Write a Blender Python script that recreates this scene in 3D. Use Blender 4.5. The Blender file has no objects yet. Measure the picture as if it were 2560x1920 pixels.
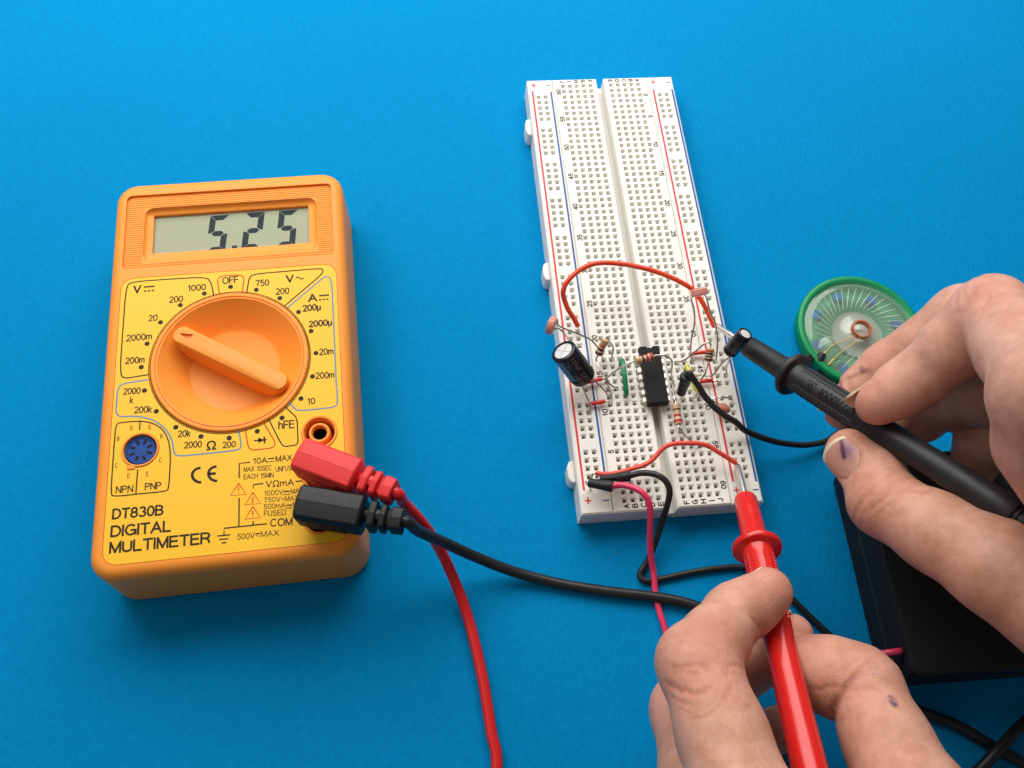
import bpy, bmesh, math, random
import numpy as np
from mathutils import Vector, Matrix, Euler

random.seed(7)
S = 0.001                       # everything below is written in millimetres
scene = bpy.context.scene
COL = scene.collection

# ------------------------------------------------------------------ camera
CAM_R = np.array([[0.99439042, -0.08976242, 0.05595002],
                  [-0.0581291, -0.90569735, -0.41992061],
                  [0.08836688, 0.41431271, -0.90583457]])
CAM_C = np.array([-67.33488458, -151.3692874, 253.65172953])
CAM_F = 2200.0                  # focal length in pixels of the 2560 x 1920 picture
cd = bpy.data.cameras.new('camera')
cam = bpy.data.objects.new('camera', cd)
COL.objects.link(cam)
m3 = Matrix([list(CAM_R[0]), list(-CAM_R[1]), list(-CAM_R[2])]).transposed()
cam.matrix_world = Matrix.Translation(Vector(CAM_C) * S) @ m3.to_4x4()
cd.sensor_width = 36.0
cd.lens = CAM_F / 2560.0 * 36.0
cd.clip_start = 0.01
cd.clip_end = 50
scene.camera = cam

# ------------------------------------------------------------------ light
world = bpy.data.worlds.new('World')
scene.world = world
world.use_nodes = True
wb = world.node_tree.nodes['Background']
wb.inputs[0].default_value = (0.95, 0.92, 0.90, 1)
wb.inputs[1].default_value = 0.145

def area_light(name, loc, target, sx, sy, power, col):
    l = bpy.data.lights.new(name, 'AREA')
    l.shape = 'RECTANGLE'; l.size = sx; l.size_y = sy; l.energy = power; l.color = col
    o = bpy.data.objects.new(name, l)
    COL.objects.link(o)
    o.location = loc
    d = Vector(target) - Vector(loc)
    o.rotation_euler = d.to_track_quat('-Z', 'Y').to_euler()
    return o
area_light('window_light', (-0.06, 0.33, 0.37), (0.0, 0.10, 0.0), 0.72, 0.40, 4.9, (1.0, 0.97, 0.93))
area_light('fill_light', (-0.55, -0.10, 0.55), (0, -0.08, 0), 0.5, 0.5, 0.65, (1.0, 0.93, 0.85))  # added fill lamp, brightens the camera-facing side of the hands

vs = scene.view_settings
vs.view_transform = 'Standard'
vs.look = 'None'
vs.exposure = 0.0
vs.gamma = 1.0
vs.use_curve_mapping = False

# ------------------------------------------------------------------ pixel rays -> points in the place (mm)
def at(x, y, z):
    d = CAM_R.T @ np.array([(x - 1280) / CAM_F, (y - 960) / CAM_F, 1.0])
    k = (z - CAM_C[2]) / d[2]
    return CAM_C + k * d
def dep(x, y, D):
    return CAM_C + CAM_R.T @ np.array([(x - 1280) / CAM_F, (y - 960) / CAM_F, 1.0]) * D
def F1(x, y): return x * 1.15732, y * 1.15732              # whole picture as shown
def Q4(x, y): return 1330 + x * 0.271248, 620 + y * 0.271248
def Q5(x, y): return 1360 + x * 0.271248, 1000 + y * 0.271248
def QA(x, y): return 1370 + x * 0.150685, 780 + y * 0.150685
def QB(x, y): return 1660 + x * 0.180832, 760 + y * 0.180832
def C1(x, y): return 200 + x * 0.343580, 400 + y * 0.343580
def C2(x, y): return 200 + x * 0.361733, 930 + y * 0.361733
def C6(x, y): return 1760 + x * 0.361664, 640 + y * 0.361664
def C7(x, y): return 1600 + x * 0.361664, 1320 + y * 0.361664
def C8(x, y): return 2000 + x * 0.253165, 1040 + y * 0.253165

# ------------------------------------------------------------------ materials
MATS = {}
def nd(nt, t, **kw):
    n = nt.nodes.new(t)
    for k, v in kw.items(): setattr(n, k, v)
    return n
def mat(name, col, rough=0.5, spec=0.5, metal=0.0, var=0.06, vscale=200, bump=0.0, bscale=900,
        sss=0.0, sss_r=(1, .4, .25), sss_s=0.002, trans=0.0, ior=1.45, alpha=1.0, coat=0.0, rvar=0.0, col2=None):
    if name in MATS: return MATS[name]
    m = bpy.data.materials.new(name); m.use_nodes = True
    nt = m.node_tree; b = nt.nodes['Principled BSDF']
    tc = nd(nt, 'ShaderNodeTexCoord')
    nz = nd(nt, 'ShaderNodeTexNoise'); nz.inputs['Scale'].default_value = vscale; nz.inputs['Detail'].default_value = 4
    nt.links.new(tc.outputs['Object'], nz.inputs['Vector'])
    mx = nd(nt, 'ShaderNodeMix', data_type='RGBA')
    c = np.array(col); 
    lo = np.array(col2) if col2 is not None else c * (1 - var)
    hi = c if col2 is not None else np.minimum(c * (1 + var), 1)
    mx.inputs[6].default_value = (*lo, 1); mx.inputs[7].default_value = (*hi, 1)
    nt.links.new(nz.outputs['Fac'], mx.inputs[0])
    nt.links.new(mx.outputs[2], b.inputs['Base Color'])
    b.inputs['Roughness'].default_value = rough
    if rvar:
        mr = nd(nt, 'ShaderNodeMapRange'); mr.inputs[3].default_value = rough - rvar; mr.inputs[4].default_value = rough + rvar
        n2 = nd(nt, 'ShaderNodeTexNoise'); n2.inputs['Scale'].default_value = vscale * 2.7; n2.inputs['Detail'].default_value = 5
        nt.links.new(tc.outputs['Object'], n2.inputs['Vector']); nt.links.new(n2.outputs['Fac'], mr.inputs[0]); nt.links.new(mr.outputs[0], b.inputs['Roughness'])
    b.inputs['Specular IOR Level'].default_value = spec
    b.inputs['Metallic'].default_value = metal
    b.inputs['IOR'].default_value = ior
    b.inputs['Transmission Weight'].default_value = trans
    b.inputs['Alpha'].default_value = alpha
    b.inputs['Coat Weight'].default_value = coat
    if sss:
        b.inputs['Subsurface Weight'].default_value = sss
        b.inputs['Subsurface Radius'].default_value = sss_r
        b.inputs['Subsurface Scale'].default_value = sss_s
    if bump:
        bn = nd(nt, 'ShaderNodeTexNoise'); bn.inputs['Scale'].default_value = bscale; bn.inputs['Detail'].default_value = 3
        nt.links.new(tc.outputs['Object'], bn.inputs['Vector'])
        bp = nd(nt, 'ShaderNodeBump'); bp.inputs['Strength'].default_value = bump; bp.inputs['Distance'].default_value = 0.0004
        nt.links.new(bn.outputs['Fac'], bp.inputs['Height']); nt.links.new(bp.outputs[0], b.inputs['Normal'])
    MATS[name] = m
    return m

ORANGE = mat('orange_plastic', (0.92, 0.315, 0.038), 0.46, 0.36, var=0.04, vscale=90, bump=0.12, bscale=2600, sss=0.12, sss_r=(1, .35, .1), sss_s=0.0015, rvar=0.05)
YELLOW = mat('yellow_panel', (0.92, 0.51, 0.02), 0.46, 0.35, var=0.02, vscale=60, bump=0.05, bscale=2500)
PRINTK = mat('black_print', (0.030, 0.024, 0.014), 0.6, 0.2)
PRINTR = mat('red_print', (0.62, 0.10, 0.02), 0.6, 0.2)
PRINTB = mat('blue_print', (0.13, 0.27, 0.42), 0.6, 0.2)
JACKHOLE = mat('jack_hole', (0.012, 0.010, 0.009), 0.6, 0.2)
BLUEPL = mat('blue_socket_plastic', (0.007, 0.06, 0.29), 0.5, 0.25)
LCD = mat('lcd_glass', (0.345, 0.375, 0.265), 0.5, 0.15, var=0.02, vscale=30)
LCDK = mat('lcd_segment', (0.030, 0.042, 0.048), 0.6, 0.1)
WHITE = mat('white_abs', (0.84, 0.825, 0.77), 0.5, 0.4, var=0.02, vscale=60, bump=0.10, bscale=2200, sss=0.25, sss_r=(1, .9, .75), sss_s=0.0012, rvar=0.06)
DARKCLIP = mat('clip_metal_in_hole', (0.26, 0.23, 0.17), 0.5, 0.5, metal=0.3)
RAILRED = mat('rail_red', (0.72, 0.035, 0.04), 0.5, 0.3, var=0.12, vscale=700)
RAILBLUE = mat('rail_blue', (0.02, 0.085, 0.34), 0.5, 0.3, var=0.12, vscale=700)
REDPL = mat('red_plug_plastic', (0.74, 0.036, 0.036), 0.45, 0.38, var=0.05, vscale=150, bump=0.06, bscale=1500, sss=0.08, sss_r=(1, .1, .1), sss_s=0.001, rvar=0.06)
REDPROBE = mat('red_probe_plastic', (0.70, 0.020, 0.016), 0.20, 0.55, var=0.04, vscale=120, bump=0.03, bscale=1200, rvar=0.05)
BLACKPL = mat('black_plug_plastic', (0.013, 0.014, 0.015), 0.45, 0.36, var=0.25, vscale=220, bump=0.10, bscale=1500, rvar=0.10)
BLACKPROBE = mat('black_probe_plastic', (0.017, 0.017, 0.018), 0.46, 0.45, var=0.2, vscale=200, bump=0.05, bscale=1500, rvar=0.08)
CABLER = mat('red_cable', (0.66, 0.018, 0.020), 0.28, 0.5, var=0.05)
CABLEK = mat('black_cable', (0.016, 0.017, 0.018), 0.40, 0.45, var=0.2)
STEEL = mat('steel', (0.80, 0.78, 0.75), 0.34, 0.5, metal=1.0, var=0.05, rvar=0.08)
LEAD = mat('tinned_lead', (0.60, 0.57, 0.52), 0.27, 0.5, metal=1.0, var=0.18, vscale=500, rvar=0.1)
TINPIN = mat('ic_pin', (0.88, 0.82, 0.72), 0.45, 0.5, metal=1.0)
ICBODY = mat('ic_epoxy', (0.013, 0.013, 0.014), 0.62, 0.22, var=0.5, vscale=2500, bump=0.2, bscale=3500)
SLEEVE = mat('cap_sleeve', (0.008, 0.009, 0.014), 0.24, 0.5, var=0.2, bump=0.04, bscale=600)
STRIPE = mat('cap_stripe', (0.14, 0.17, 0.21), 0.3, 0.5)
CAPTOP = mat('cap_aluminium', (0.82, 0.83, 0.82), 0.38, 0.5, metal=0.35, var=0.03)
CAPTXT = mat('cap_text', (0.20, 0.21, 0.20), 0.5, 0.2)
TAN = mat('resistor_body', (0.60, 0.42, 0.26), 0.4, 0.5, sss=0.1, sss_s=0.0005)
BROWN = mat('band_brown', (0.085, 0.030, 0.014), 0.4, 0.5)
BANDK = mat('band_black', (0.012, 0.010, 0.010), 0.4, 0.5)
BANDO = mat('band_orange', (0.72, 0.17, 0.05), 0.4, 0.5)
BANDR = mat('band_red', (0.42, 0.025, 0.018), 0.4, 0.5)
GOLD = mat('band_gold', (0.55, 0.35, 0.13), 0.35, 0.5, metal=0.4)
ORWIRE = mat('orange_wire', (0.86, 0.075, 0.025), 0.34, 0.5, sss=0.1, sss_r=(1, .2, .1), sss_s=0.0008)
REDWIRE = mat('red_wire', (0.72, 0.030, 0.028), 0.34, 0.5)
SALMON = mat('salmon_wire', (0.80, 0.085, 0.055), 0.36, 0.5, sss=0.1, sss_r=(1, .2, .1), sss_s=0.0008)
PINKWIRE = mat('pink_wire', (0.74, 0.045, 0.125), 0.30, 0.5, sss=0.1, sss_r=(1, .2, .3), sss_s=0.0008)
GREENW = mat('green_wire', (0.006, 0.23, 0.085), 0.32, 0.5)
YELW = mat('yellow_wire', (0.72, 0.66, 0.06), 0.34, 0.5)
SHRINK = mat('heat_shrink', (0.013, 0.014, 0.016), 0.45, 0.4, var=0.2, bump=0.15, bscale=700)
LDRB = mat('ldr_resin', (0.66, 0.26, 0.21), 0.25, 0.5, sss=0.3, sss_r=(1, .3, .2), sss_s=0.001)
LDRF = mat('ldr_face', (0.62, 0.42, 0.34), 0.15, 0.5)
CERAMIC = mat('ceramic_capacitor', (0.46, 0.15, 0.09), 0.4, 0.45, bump=0.1, bscale=900)
SPKG = mat('speaker_green', (0.004, 0.26, 0.09), 0.34, 0.45, var=0.05)
SPKIN = mat('speaker_basket', (0.13, 0.58, 0.30), 0.5, 0.4, var=0.1)
SPKHOLE = mat('speaker_vent_blue', (0.03, 0.26, 0.62), 0.9, 0.1)
SPKDISC = mat('speaker_magnet_cap', (0.78, 0.79, 0.74), 0.45, 0.4)
COPPER = mat('copper_wire', (0.62, 0.22, 0.13), 0.32, 0.5, metal=0.8, var=0.2, vscale=900)
YTHREAD = mat('yellow_lead', (0.72, 0.50, 0.14), 0.4, 0.4)
GLUE = mat('pale_glue', (0.45, 0.50, 0.22), 0.4, 0.4)
BATT = mat('battery_case', (0.010, 0.011, 0.012), 0.55, 0.35, var=0.2, bump=0.15, bscale=2500)
NAIL = mat('nail', (0.64, 0.34, 0.25), 0.30, 0.45, sss=0.2, sss_s=0.001, var=0.03)
NAILTIP = mat('nail_edge', (0.78, 0.66, 0.46), 0.3, 0.5, sss=0.2, sss_s=0.001, var=0.03)

def film_material():
    m = bpy.data.materials.new('clear_film'); m.use_nodes = True
    nt = m.node_tree; nt.nodes.clear()
    out = nd(nt, 'ShaderNodeOutputMaterial')
    tr = nd(nt, 'ShaderNodeBsdfTransparent'); tr.inputs[0].default_value = (0.93, 0.97, 0.93, 1)
    gl = nd(nt, 'ShaderNodeBsdfGlossy'); gl.inputs['Roughness'].default_value = 0.12; gl.inputs['Color'].default_value = (1, 1, 1, 1)
    df = nd(nt, 'ShaderNodeBsdfDiffuse'); df.inputs['Color'].default_value = (0.75, 0.80, 0.76, 1)
    fr = nd(nt, 'ShaderNodeFresnel'); fr.inputs['IOR'].default_value = 1.5
    a = nd(nt, 'ShaderNodeMixShader'); a.inputs[0].default_value = 0.13
    b = nd(nt, 'ShaderNodeMixShader')
    nt.links.new(tr.outputs[0], a.inputs[1]); nt.links.new(df.outputs[0], a.inputs[2])
    nt.links.new(fr.outputs[0], b.inputs[0]); nt.links.new(a.outputs[0], b.inputs[1]); nt.links.new(gl.outputs[0], b.inputs[2])
    nt.links.new(b.outputs[0], out.inputs[0])
    return m
FILM = film_material()
RIDGE = mat('film_ridge', (0.80, 0.88, 0.82), 0.2, 0.6, alpha=0.8)

def paper_material():
    m = bpy.data.materials.new('blue_card'); m.use_nodes = True
    nt = m.node_tree; b = nt.nodes['Principled BSDF']
    tc = nd(nt, 'ShaderNodeTexCoord')
    n1 = nd(nt, 'ShaderNodeTexNoise'); n1.inputs['Scale'].default_value = 520; n1.inputs['Detail'].default_value = 6; n1.inputs['Roughness'].default_value = 0.7
    n2 = nd(nt, 'ShaderNodeTexNoise'); n2.inputs['Scale'].default_value = 14; n2.inputs['Detail'].default_value = 3
    mp = nd(nt, 'ShaderNodeMapping'); mp.inputs['Scale'].default_value = (1.0, 0.45, 1.0)
    mp.inputs['Rotation'].default_value = (0, 0, 0.6)
    nt.links.new(tc.outputs['Object'], mp.inputs['Vector'])
    nt.links.new(mp.outputs[0], n1.inputs['Vector']); nt.links.new(tc.outputs['Object'], n2.inputs['Vector'])
    mx = nd(nt, 'ShaderNodeMix', data_type='RGBA'); mx.inputs[6].default_value = (0.0, 0.188, 0.450, 1); mx.inputs[7].default_value = (0.0, 0.268, 0.590, 1)
    nt.links.new(n1.outputs['Fac'], mx.inputs[0])
    m2 = nd(nt, 'ShaderNodeMix', data_type='RGBA', blend_type='MULTIPLY'); m2.inputs[0].default_value = 1.0
    cr = nd(nt, 'ShaderNodeMapRange'); cr.inputs[3].default_value = 0.93; cr.inputs[4].default_value = 1.05
    nt.links.new(n2.outputs['Fac'], cr.inputs[0])
    nt.links.new(mx.outputs[2], m2.inputs[6]); nt.links.new(cr.outputs[0], m2.inputs[7])
    vd_ = nd(nt, 'ShaderNodeTexVoronoi'); vd_.inputs['Scale'].default_value = 55; nt.links.new(tc.outputs['Object'], vd_.inputs['Vector'])
    lt = nd(nt, 'ShaderNodeMath', operation='LESS_THAN'); lt.inputs[1].default_value = .022; nt.links.new(vd_.outputs['Distance'], lt.inputs[0])
    sc_ = nd(nt, 'ShaderNodeSeparateColor'); nt.links.new(vd_.outputs['Color'], sc_.inputs[0])
    lt2 = nd(nt, 'ShaderNodeMath', operation='LESS_THAN'); lt2.inputs[1].default_value = .10; nt.links.new(sc_.outputs[0], lt2.inputs[0])
    du = nd(nt, 'ShaderNodeMath', operation='MULTIPLY'); nt.links.new(lt.outputs[0], du.inputs[0]); nt.links.new(lt2.outputs[0], du.inputs[1])
    du2 = nd(nt, 'ShaderNodeMath', operation='MULTIPLY'); du2.inputs[1].default_value = .5; nt.links.new(du.outputs[0], du2.inputs[0])
    m3_ = nd(nt, 'ShaderNodeMix', data_type='RGBA'); m3_.inputs[7].default_value = (0.55, 0.62, 0.68, 1)
    nt.links.new(du2.outputs[0], m3_.inputs[0]); nt.links.new(m2.outputs[2], m3_.inputs[6])
    nt.links.new(m3_.outputs[2], b.inputs['Base Color'])
    b.inputs['Roughness'].default_value = 0.85; b.inputs['Specular IOR Level'].default_value = 0.06
    n3 = nd(nt, 'ShaderNodeTexNoise'); n3.inputs['Scale'].default_value = 900; n3.inputs['Detail'].default_value = 4
    nt.links.new(mp.outputs[0], n3.inputs['Vector'])
    bp = nd(nt, 'ShaderNodeBump'); bp.inputs['Strength'].default_value = 0.55; bp.inputs['Distance'].default_value = 0.0005
    nt.links.new(n3.outputs['Fac'], bp.inputs['Height']); nt.links.new(bp.outputs[0], b.inputs['Normal'])
    return m

# ------------------------------------------------------------------ mesh helpers
ROOTINV = {}
def thing(name, label, cat, loc=(0, 0, 0), rotz=0.0, group=None):
    o = bpy.data.objects.new(name, None)
    COL.objects.link(o)
    o.empty_display_size = 0.01
    o.location = Vector(loc) * S
    o.rotation_euler = (0, 0, rotz)
    o['label'] = label; o['category'] = cat
    if group: o['group'] = group
    M = Matrix.Translation(Vector(loc)) @ Matrix.Rotation(rotz, 4, 'Z')
    ROOTINV[o.name] = np.array(M.inverted())
    return o
def frame(axis, hint=(0, 0, 1)):
    a = np.array(axis, float); a /= np.linalg.norm(a)
    h = np.array(hint, float)
    if abs(a @ h) > 0.95 * np.linalg.norm(h): h = np.array([1.0, 0, 0])
    u = np.cross(h, a); u /= np.linalg.norm(u)
    v = np.cross(a, u)
    return a, u, v
def spline(pts, n=8):
    P = [np.array(p, float) for p in pts]
    if len(P) < 3: return P
    P = [2 * P[0] - P[1]] + P + [2 * P[-1] - P[-2]]
    out = []
    for i in range(1, len(P) - 2):
        p0, p1, p2, p3 = P[i - 1:i + 3]
        for k in range(n):
            t = k / n
            out.append(0.5 * ((2 * p1) + (-p0 + p2) * t + (2 * p0 - 5 * p1 + 4 * p2 - p3) * t * t + (-p0 + 3 * p1 - 3 * p2 + p3) * t ** 3))
    out.append(P[-2])
    return out

class MB:
    def __init__(s): s.v = []; s.f = []; s.m = []; s.mi = 0
    def add(s, vs, fs):
        o = len(s.v)
        s.v += [tuple(map(float, p)) for p in vs]
        s.f += [tuple(i + o for i in f) for f in fs]
        s.m += [s.mi] * len(fs)
        return s
    def box(s, x0, y0, z0, x1, y1, z1):
        return s.add([(x0, y0, z0), (x1, y0, z0), (x1, y1, z0), (x0, y1, z0), (x0, y0, z1), (x1, y0, z1), (x1, y1, z1), (x0, y1, z1)],
                     [(0, 3, 2, 1), (4, 5, 6, 7), (0, 1, 5, 4), (1, 2, 6, 5), (2, 3, 7, 6), (3, 0, 4, 7)])
    def loft(s, rings, cap0=True, cap1=True):
        n = len(rings[0]); vs = [p for r in rings for p in r]; fs = []
        for i in range(len(rings) - 1):
            for j in range(n):
                a = i * n + j; b = i * n + (j + 1) % n
                fs.append((a, b, b + n, a + n))
        if cap0: fs.append(tuple(reversed(range(n))))
        if cap1: fs.append(tuple((len(rings) - 1) * n + j for j in range(n)))
        return s.add(vs, fs)
    def prism(s, poly, z0, z1):
        return s.loft([[(x, y, z0) for x, y in poly], [(x, y, z1) for x, y in poly]])
    def tube(s, pts, r, seg=12, cap=True):
        P = [np.array(p, float) for p in pts]
        R = r if hasattr(r, '__len__') else [r] * len(P)
        rings = []; u = None
        for i, p in enumerate(P):
            t = P[min(i + 1, len(P) - 1)] - P[max(i - 1, 0)]
            t /= (np.linalg.norm(t) + 1e-12)
            if u is None: _, u, v = frame(t)
            else:
                u = u - t * (u @ t); u /= (np.linalg.norm(u) + 1e-12); v = np.cross(t, u)
            rings.append([p + R[i] * (math.cos(2 * math.pi * k / seg) * u + math.sin(2 * math.pi * k / seg) * v) for k in range(seg)])
        return s.loft(rings, cap, cap)
    def lathe(s, base, axis, prof, seg=32, cap0=True, cap1=True, hint=(0, 0, 1)):
        a, u, v = frame(axis, hint); b = np.array(base, float)
        rings = [[b + a * h + r * (math.cos(2 * math.pi * k / seg) * u + math.sin(2 * math.pi * k / seg) * v) for k in range(seg)] for h, r in prof]
        return s.loft(rings, cap0, cap1)
    def torus(s, c, axis, R, r, seg=40, ns=10):
        a, u, v = frame(axis); c = np.array(c, float); vs = []; fs = []
        for i in range(seg):
            t = 2 * math.pi * i / seg; d = math.cos(t) * u + math.sin(t) * v
            for j in range(ns):
                q = 2 * math.pi * j / ns
                vs.append(c + d * (R + r * math.cos(q)) + a * r * math.sin(q))
        for i in range(seg):
            for j in range(ns):
                fs.append((i * ns + j, ((i + 1) % seg) * ns + j, ((i + 1) % seg) * ns + (j + 1) % ns, i * ns + (j + 1) % ns))
        return s.add(vs, fs)
    def ribbon(s, pts, w, z, closed=False):
        P = [np.array(p[:2], float) for p in pts]; n = len(P); L = []; Rr = []
        for i in range(n):
            a = P[(i - 1) % n] if (closed or i > 0) else P[i]; b = P[(i + 1) % n] if (closed or i < n - 1) else P[i]
            t = b - a; t /= (np.linalg.norm(t) + 1e-9); nrm = np.array([-t[1], t[0]])
            L.append(P[i] + nrm * w / 2); Rr.append(P[i] - nrm * w / 2)
        vs = [(p[0], p[1], z) for p in L] + [(p[0], p[1], z) for p in Rr]; fs = []
        for i in range(n if closed else n - 1):
            j = (i + 1) % n
            fs.append((n + i, n + j, j, i))
        return s.add(vs, fs)
    def disc(s, c, r, z, seg=16):
        return s.add([(c[0] + r * math.cos(2 * math.pi * k / seg), c[1] + r * math.sin(2 * math.pi * k / seg), z) for k in range(seg)], [tuple(range(seg))])
    def build(s, name, mats, parent=None, local=False, smooth=35, bevel=0, kind=None, label=None, seg=2):
        V = np.array(s.v, float)
        root = parent
        if root is not None and not local:
            while root.parent: root = root.parent
            M = ROOTINV[root.name]
            V = V @ M[:3, :3].T + M[:3, 3]
        me = bpy.data.meshes.new(name)
        me.from_pydata((V * S).tolist(), [], s.f)
        if not isinstance(mats, (list, tuple)): mats = [mats]
        for m in mats: me.materials.append(m)
        if len(mats) > 1: me.polygons.foreach_set('material_index', s.m)
        me.update()
        o = bpy.data.objects.new(name, me); COL.objects.link(o)
        if parent is not None: o.parent = parent
        if bevel:
            bv = o.modifiers.new('bevel', 'BEVEL'); bv.width = bevel * S; bv.segments = seg; bv.limit_method = 'ANGLE'; bv.angle_limit = math.radians(30)
        if smooth:
            me.polygons.foreach_set('use_smooth', [True] * len(me.polygons))
            me.set_sharp_from_angle(angle=math.radians(smooth))
        if kind: o['kind'] = kind
        if label: o['label'] = label
        return o
def tag(o, label, cat, group=None):
    o['label'] = label; o['category'] = cat
    if group: o['group'] = group
    return o
def rrect(x0, y0, x1, y1, r, seg=6):
    out = []
    for cx, cy, a0 in ((x1 - r, y1 - r, 0), (x0 + r, y1 - r, 90), (x0 + r, y0 + r, 180), (x1 - r, y0 + r, 270)):
        for k in range(seg + 1):
            a = math.radians(a0 + 90 * k / seg)
            out.append((cx + r * math.cos(a), cy + r * math.sin(a)))
    return out
def chaikin(p, n=2, closed=False):
    P = [np.array(q, float) for q in p]
    for _ in range(n):
        out = [] if closed else [P[0]]
        m = len(P)
        for i in range(m if closed else m - 1):
            a, b = P[i], P[(i + 1) % m]
            out += [a * .75 + b * .25, a * .25 + b * .75]
        if not closed: out.append(P[-1])
        P = out
    return P

def _arc(cx, cy, rx, ry, a0, a1, n=None):
    n = n or max(4, int(abs(a1 - a0) / 15))
    return [(cx + rx * math.cos(math.radians(a0 + (a1 - a0) * k / n)), cy + ry * math.sin(math.radians(a0 + (a1 - a0) * k / n))) for k in range(n + 1)]
GLYPH = {
 '0': (.56, [_arc(.28, .5, .28, .5, 90, 450)]), '1': (.34, [[(.02, .76), (.14, .82), (.27, 1)], [(.27, 1), (.27, 0)]]),
 '2': (.56, [_arc(.28, .73, .26, .27, 170, -38) + [(.02, .0)], [(.02, 0), (.56, 0)]]),
 '3': (.56, [_arc(.27, .75, .23, .25, 160, -90), _arc(.27, .26, .28, .26, 90, -160)]),
 '4': (.6, [[(.42, 0), (.42, 1)], [(.42, 1), (.02, .3)], [(.02, .3), (.6, .3)]]),
 '5': (.56, [[(.52, 1), (.12, 1)], [(.12, 1), (.06, .5)], _arc(.28, .33, .27, .33, 145, -155)]),
 '6': (.56, [_arc(.28, .31, .26, .31, 90, 450), _arc(.33, .48, .31, .52, 38, 185)]),
 '7': (.54, [[(.0, 1), (.54, 1)], [(.54, 1), (.3, .5), (.2, 0)]]),
 '8': (.56, [_arc(.28, .75, .23, .25, 90, 450), _arc(.28, .26, .28, .26, 90, 450)]),
 '9': (.56, [_arc(.28, .69, .26, .31, 90, 450), _arc(.23, .52, .31, .52, -142, 5)]),
 'A': (.72, [[(0, 0), (.36, 1)], [(.36, 1), (.72, 0)], [(.13, .34), (.59, .34)]]),
 'B': (.62, [[(0, 0), (0, 1)], [(0, 1), (.3, 1)] + _arc(.32, .765, .24, .235, 85, -90) + [(0, .53)], [(.3, .53)] + _arc(.34, .265, .28, .265, 85, -90) + [(0, 0)]]),
 'C': (.7, [_arc(.37, .5, .37, .5, 42, 318)]), 'D': (.66, [[(0, 0), (0, 1)], [(0, 1), (.26, 1)] + _arc(.28, .5, .38, .5, 85, -85) + [(0, 0)]]),
 'E': (.54, [[(0, 0), (0, 1)], [(0, 1), (.52, 1)], [(0, .52), (.48, .52)], [(0, 0), (.54, 0)]]), 'F': (.5, [[(0, 0), (0, 1)], [(0, 1), (.5, 1)], [(0, .5), (.44, .5)]]),
 'G': (.74, [_arc(.38, .5, .38, .5, 42, 335), [(.42, .46), (.74, .46)], [(.74, .46), (.74, .04)]]),
 'H': (.6, [[(0, 0), (0, 1)], [(.6, 0), (.6, 1)], [(0, .53), (.6, .53)]]), 'I': (.02, [[(0, 0), (0, 1)]]),
 'J': (.42, [[(.42, 1), (.42, .25)] + _arc(.21, .24, .21, .24, -5, -180)]), 'L': (.5, [[(0, 1), (0, 0)], [(0, 0), (.5, 0)]]),
 'M': (.72, [[(0, 0), (0, 1)], [(0, 1), (.36, .04)], [(.36, .04), (.72, 1)], [(.72, 1), (.72, 0)]]), 'N': (.6, [[(0, 0), (0, 1)], [(0, 1), (.6, 0)], [(.6, 0), (.6, 1)]]),
 'O': (.76, [_arc(.38, .5, .38, .5, 90, 450)]), 'P': (.58, [[(0, 0), (0, 1)], [(0, 1), (.3, 1)] + _arc(.32, .74, .26, .26, 85, -90) + [(0, .48)]]),
 'R': (.62, [[(0, 0), (0, 1)], [(0, 1), (.3, 1)] + _arc(.33, .745, .26, .255, 85, -90) + [(0, .49)], [(.34, .49), (.5, .36), (.62, 0)]]),
 'S': (.6, [_arc(.3, .745, .26, .255, 25, 268) + _arc(.3, .25, .29, .25, 85, -158)]), 'T': (.6, [[(0, 1), (.6, 1)], [(.3, 1), (.3, 0)]]),
 'U': (.6, [[(0, 1)] + _arc(.3, .3, .3, .3, 180, 360) + [(.6, 1)]]), 'V': (.66, [[(0, 1), (.33, 0)], [(.33, 0), (.66, 1)]]), 'X': (.62, [[(0, 0), (.6, 1)], [(.02, 1), (.62, 0)]]),
 'k': (.42, [[(0, 1), (0, 0)], [(.4, .68), (0, .28)], [(.15, .42), (.42, 0)]]),
 'm': (.74, [[(0, 0), (0, .7)], _arc(.185, .48, .185, .22, 180, 0) + [(.37, 0)], _arc(.555, .48, .185, .22, 180, 0) + [(.74, 0)]]),
 'h': (.44, [[(0, 0), (0, 1)], _arc(.22, .47, .22, .23, 180, 0) + [(.44, 0)]]),
 'µ': (.44, [[(0, -.26), (0, .7)], [(0, .3)] + _arc(.22, .22, .22, .22, 180, 360) + [(.44, .7)], [(.44, .3), (.44, 0)]]),
 'Ω': (.78, [[(0, 0), (.25, 0)] , [(.25, 0)] + _arc(.39, .57, .37, .43, 242, -62) + [(.53, 0)], [(.53, 0), (.78, 0)]]),
 '~': (.5, [[(.5 * t / 12, .48 + .12 * math.sin(2 * math.pi * t / 12)) for t in range(13)]]), '!': (.02, [[(0, .3), (0, 1)], [(0, 0), (0, .1)]]),
 ' ': (.28, [])}
def text_lines(body, gap=.20):
    x = 0; out = []
    for ch in body:
        w, st = GLYPH[ch]
        out += [[(x + px, py) for px, py in l] for l in st]
        x += w + gap
    return out
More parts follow.
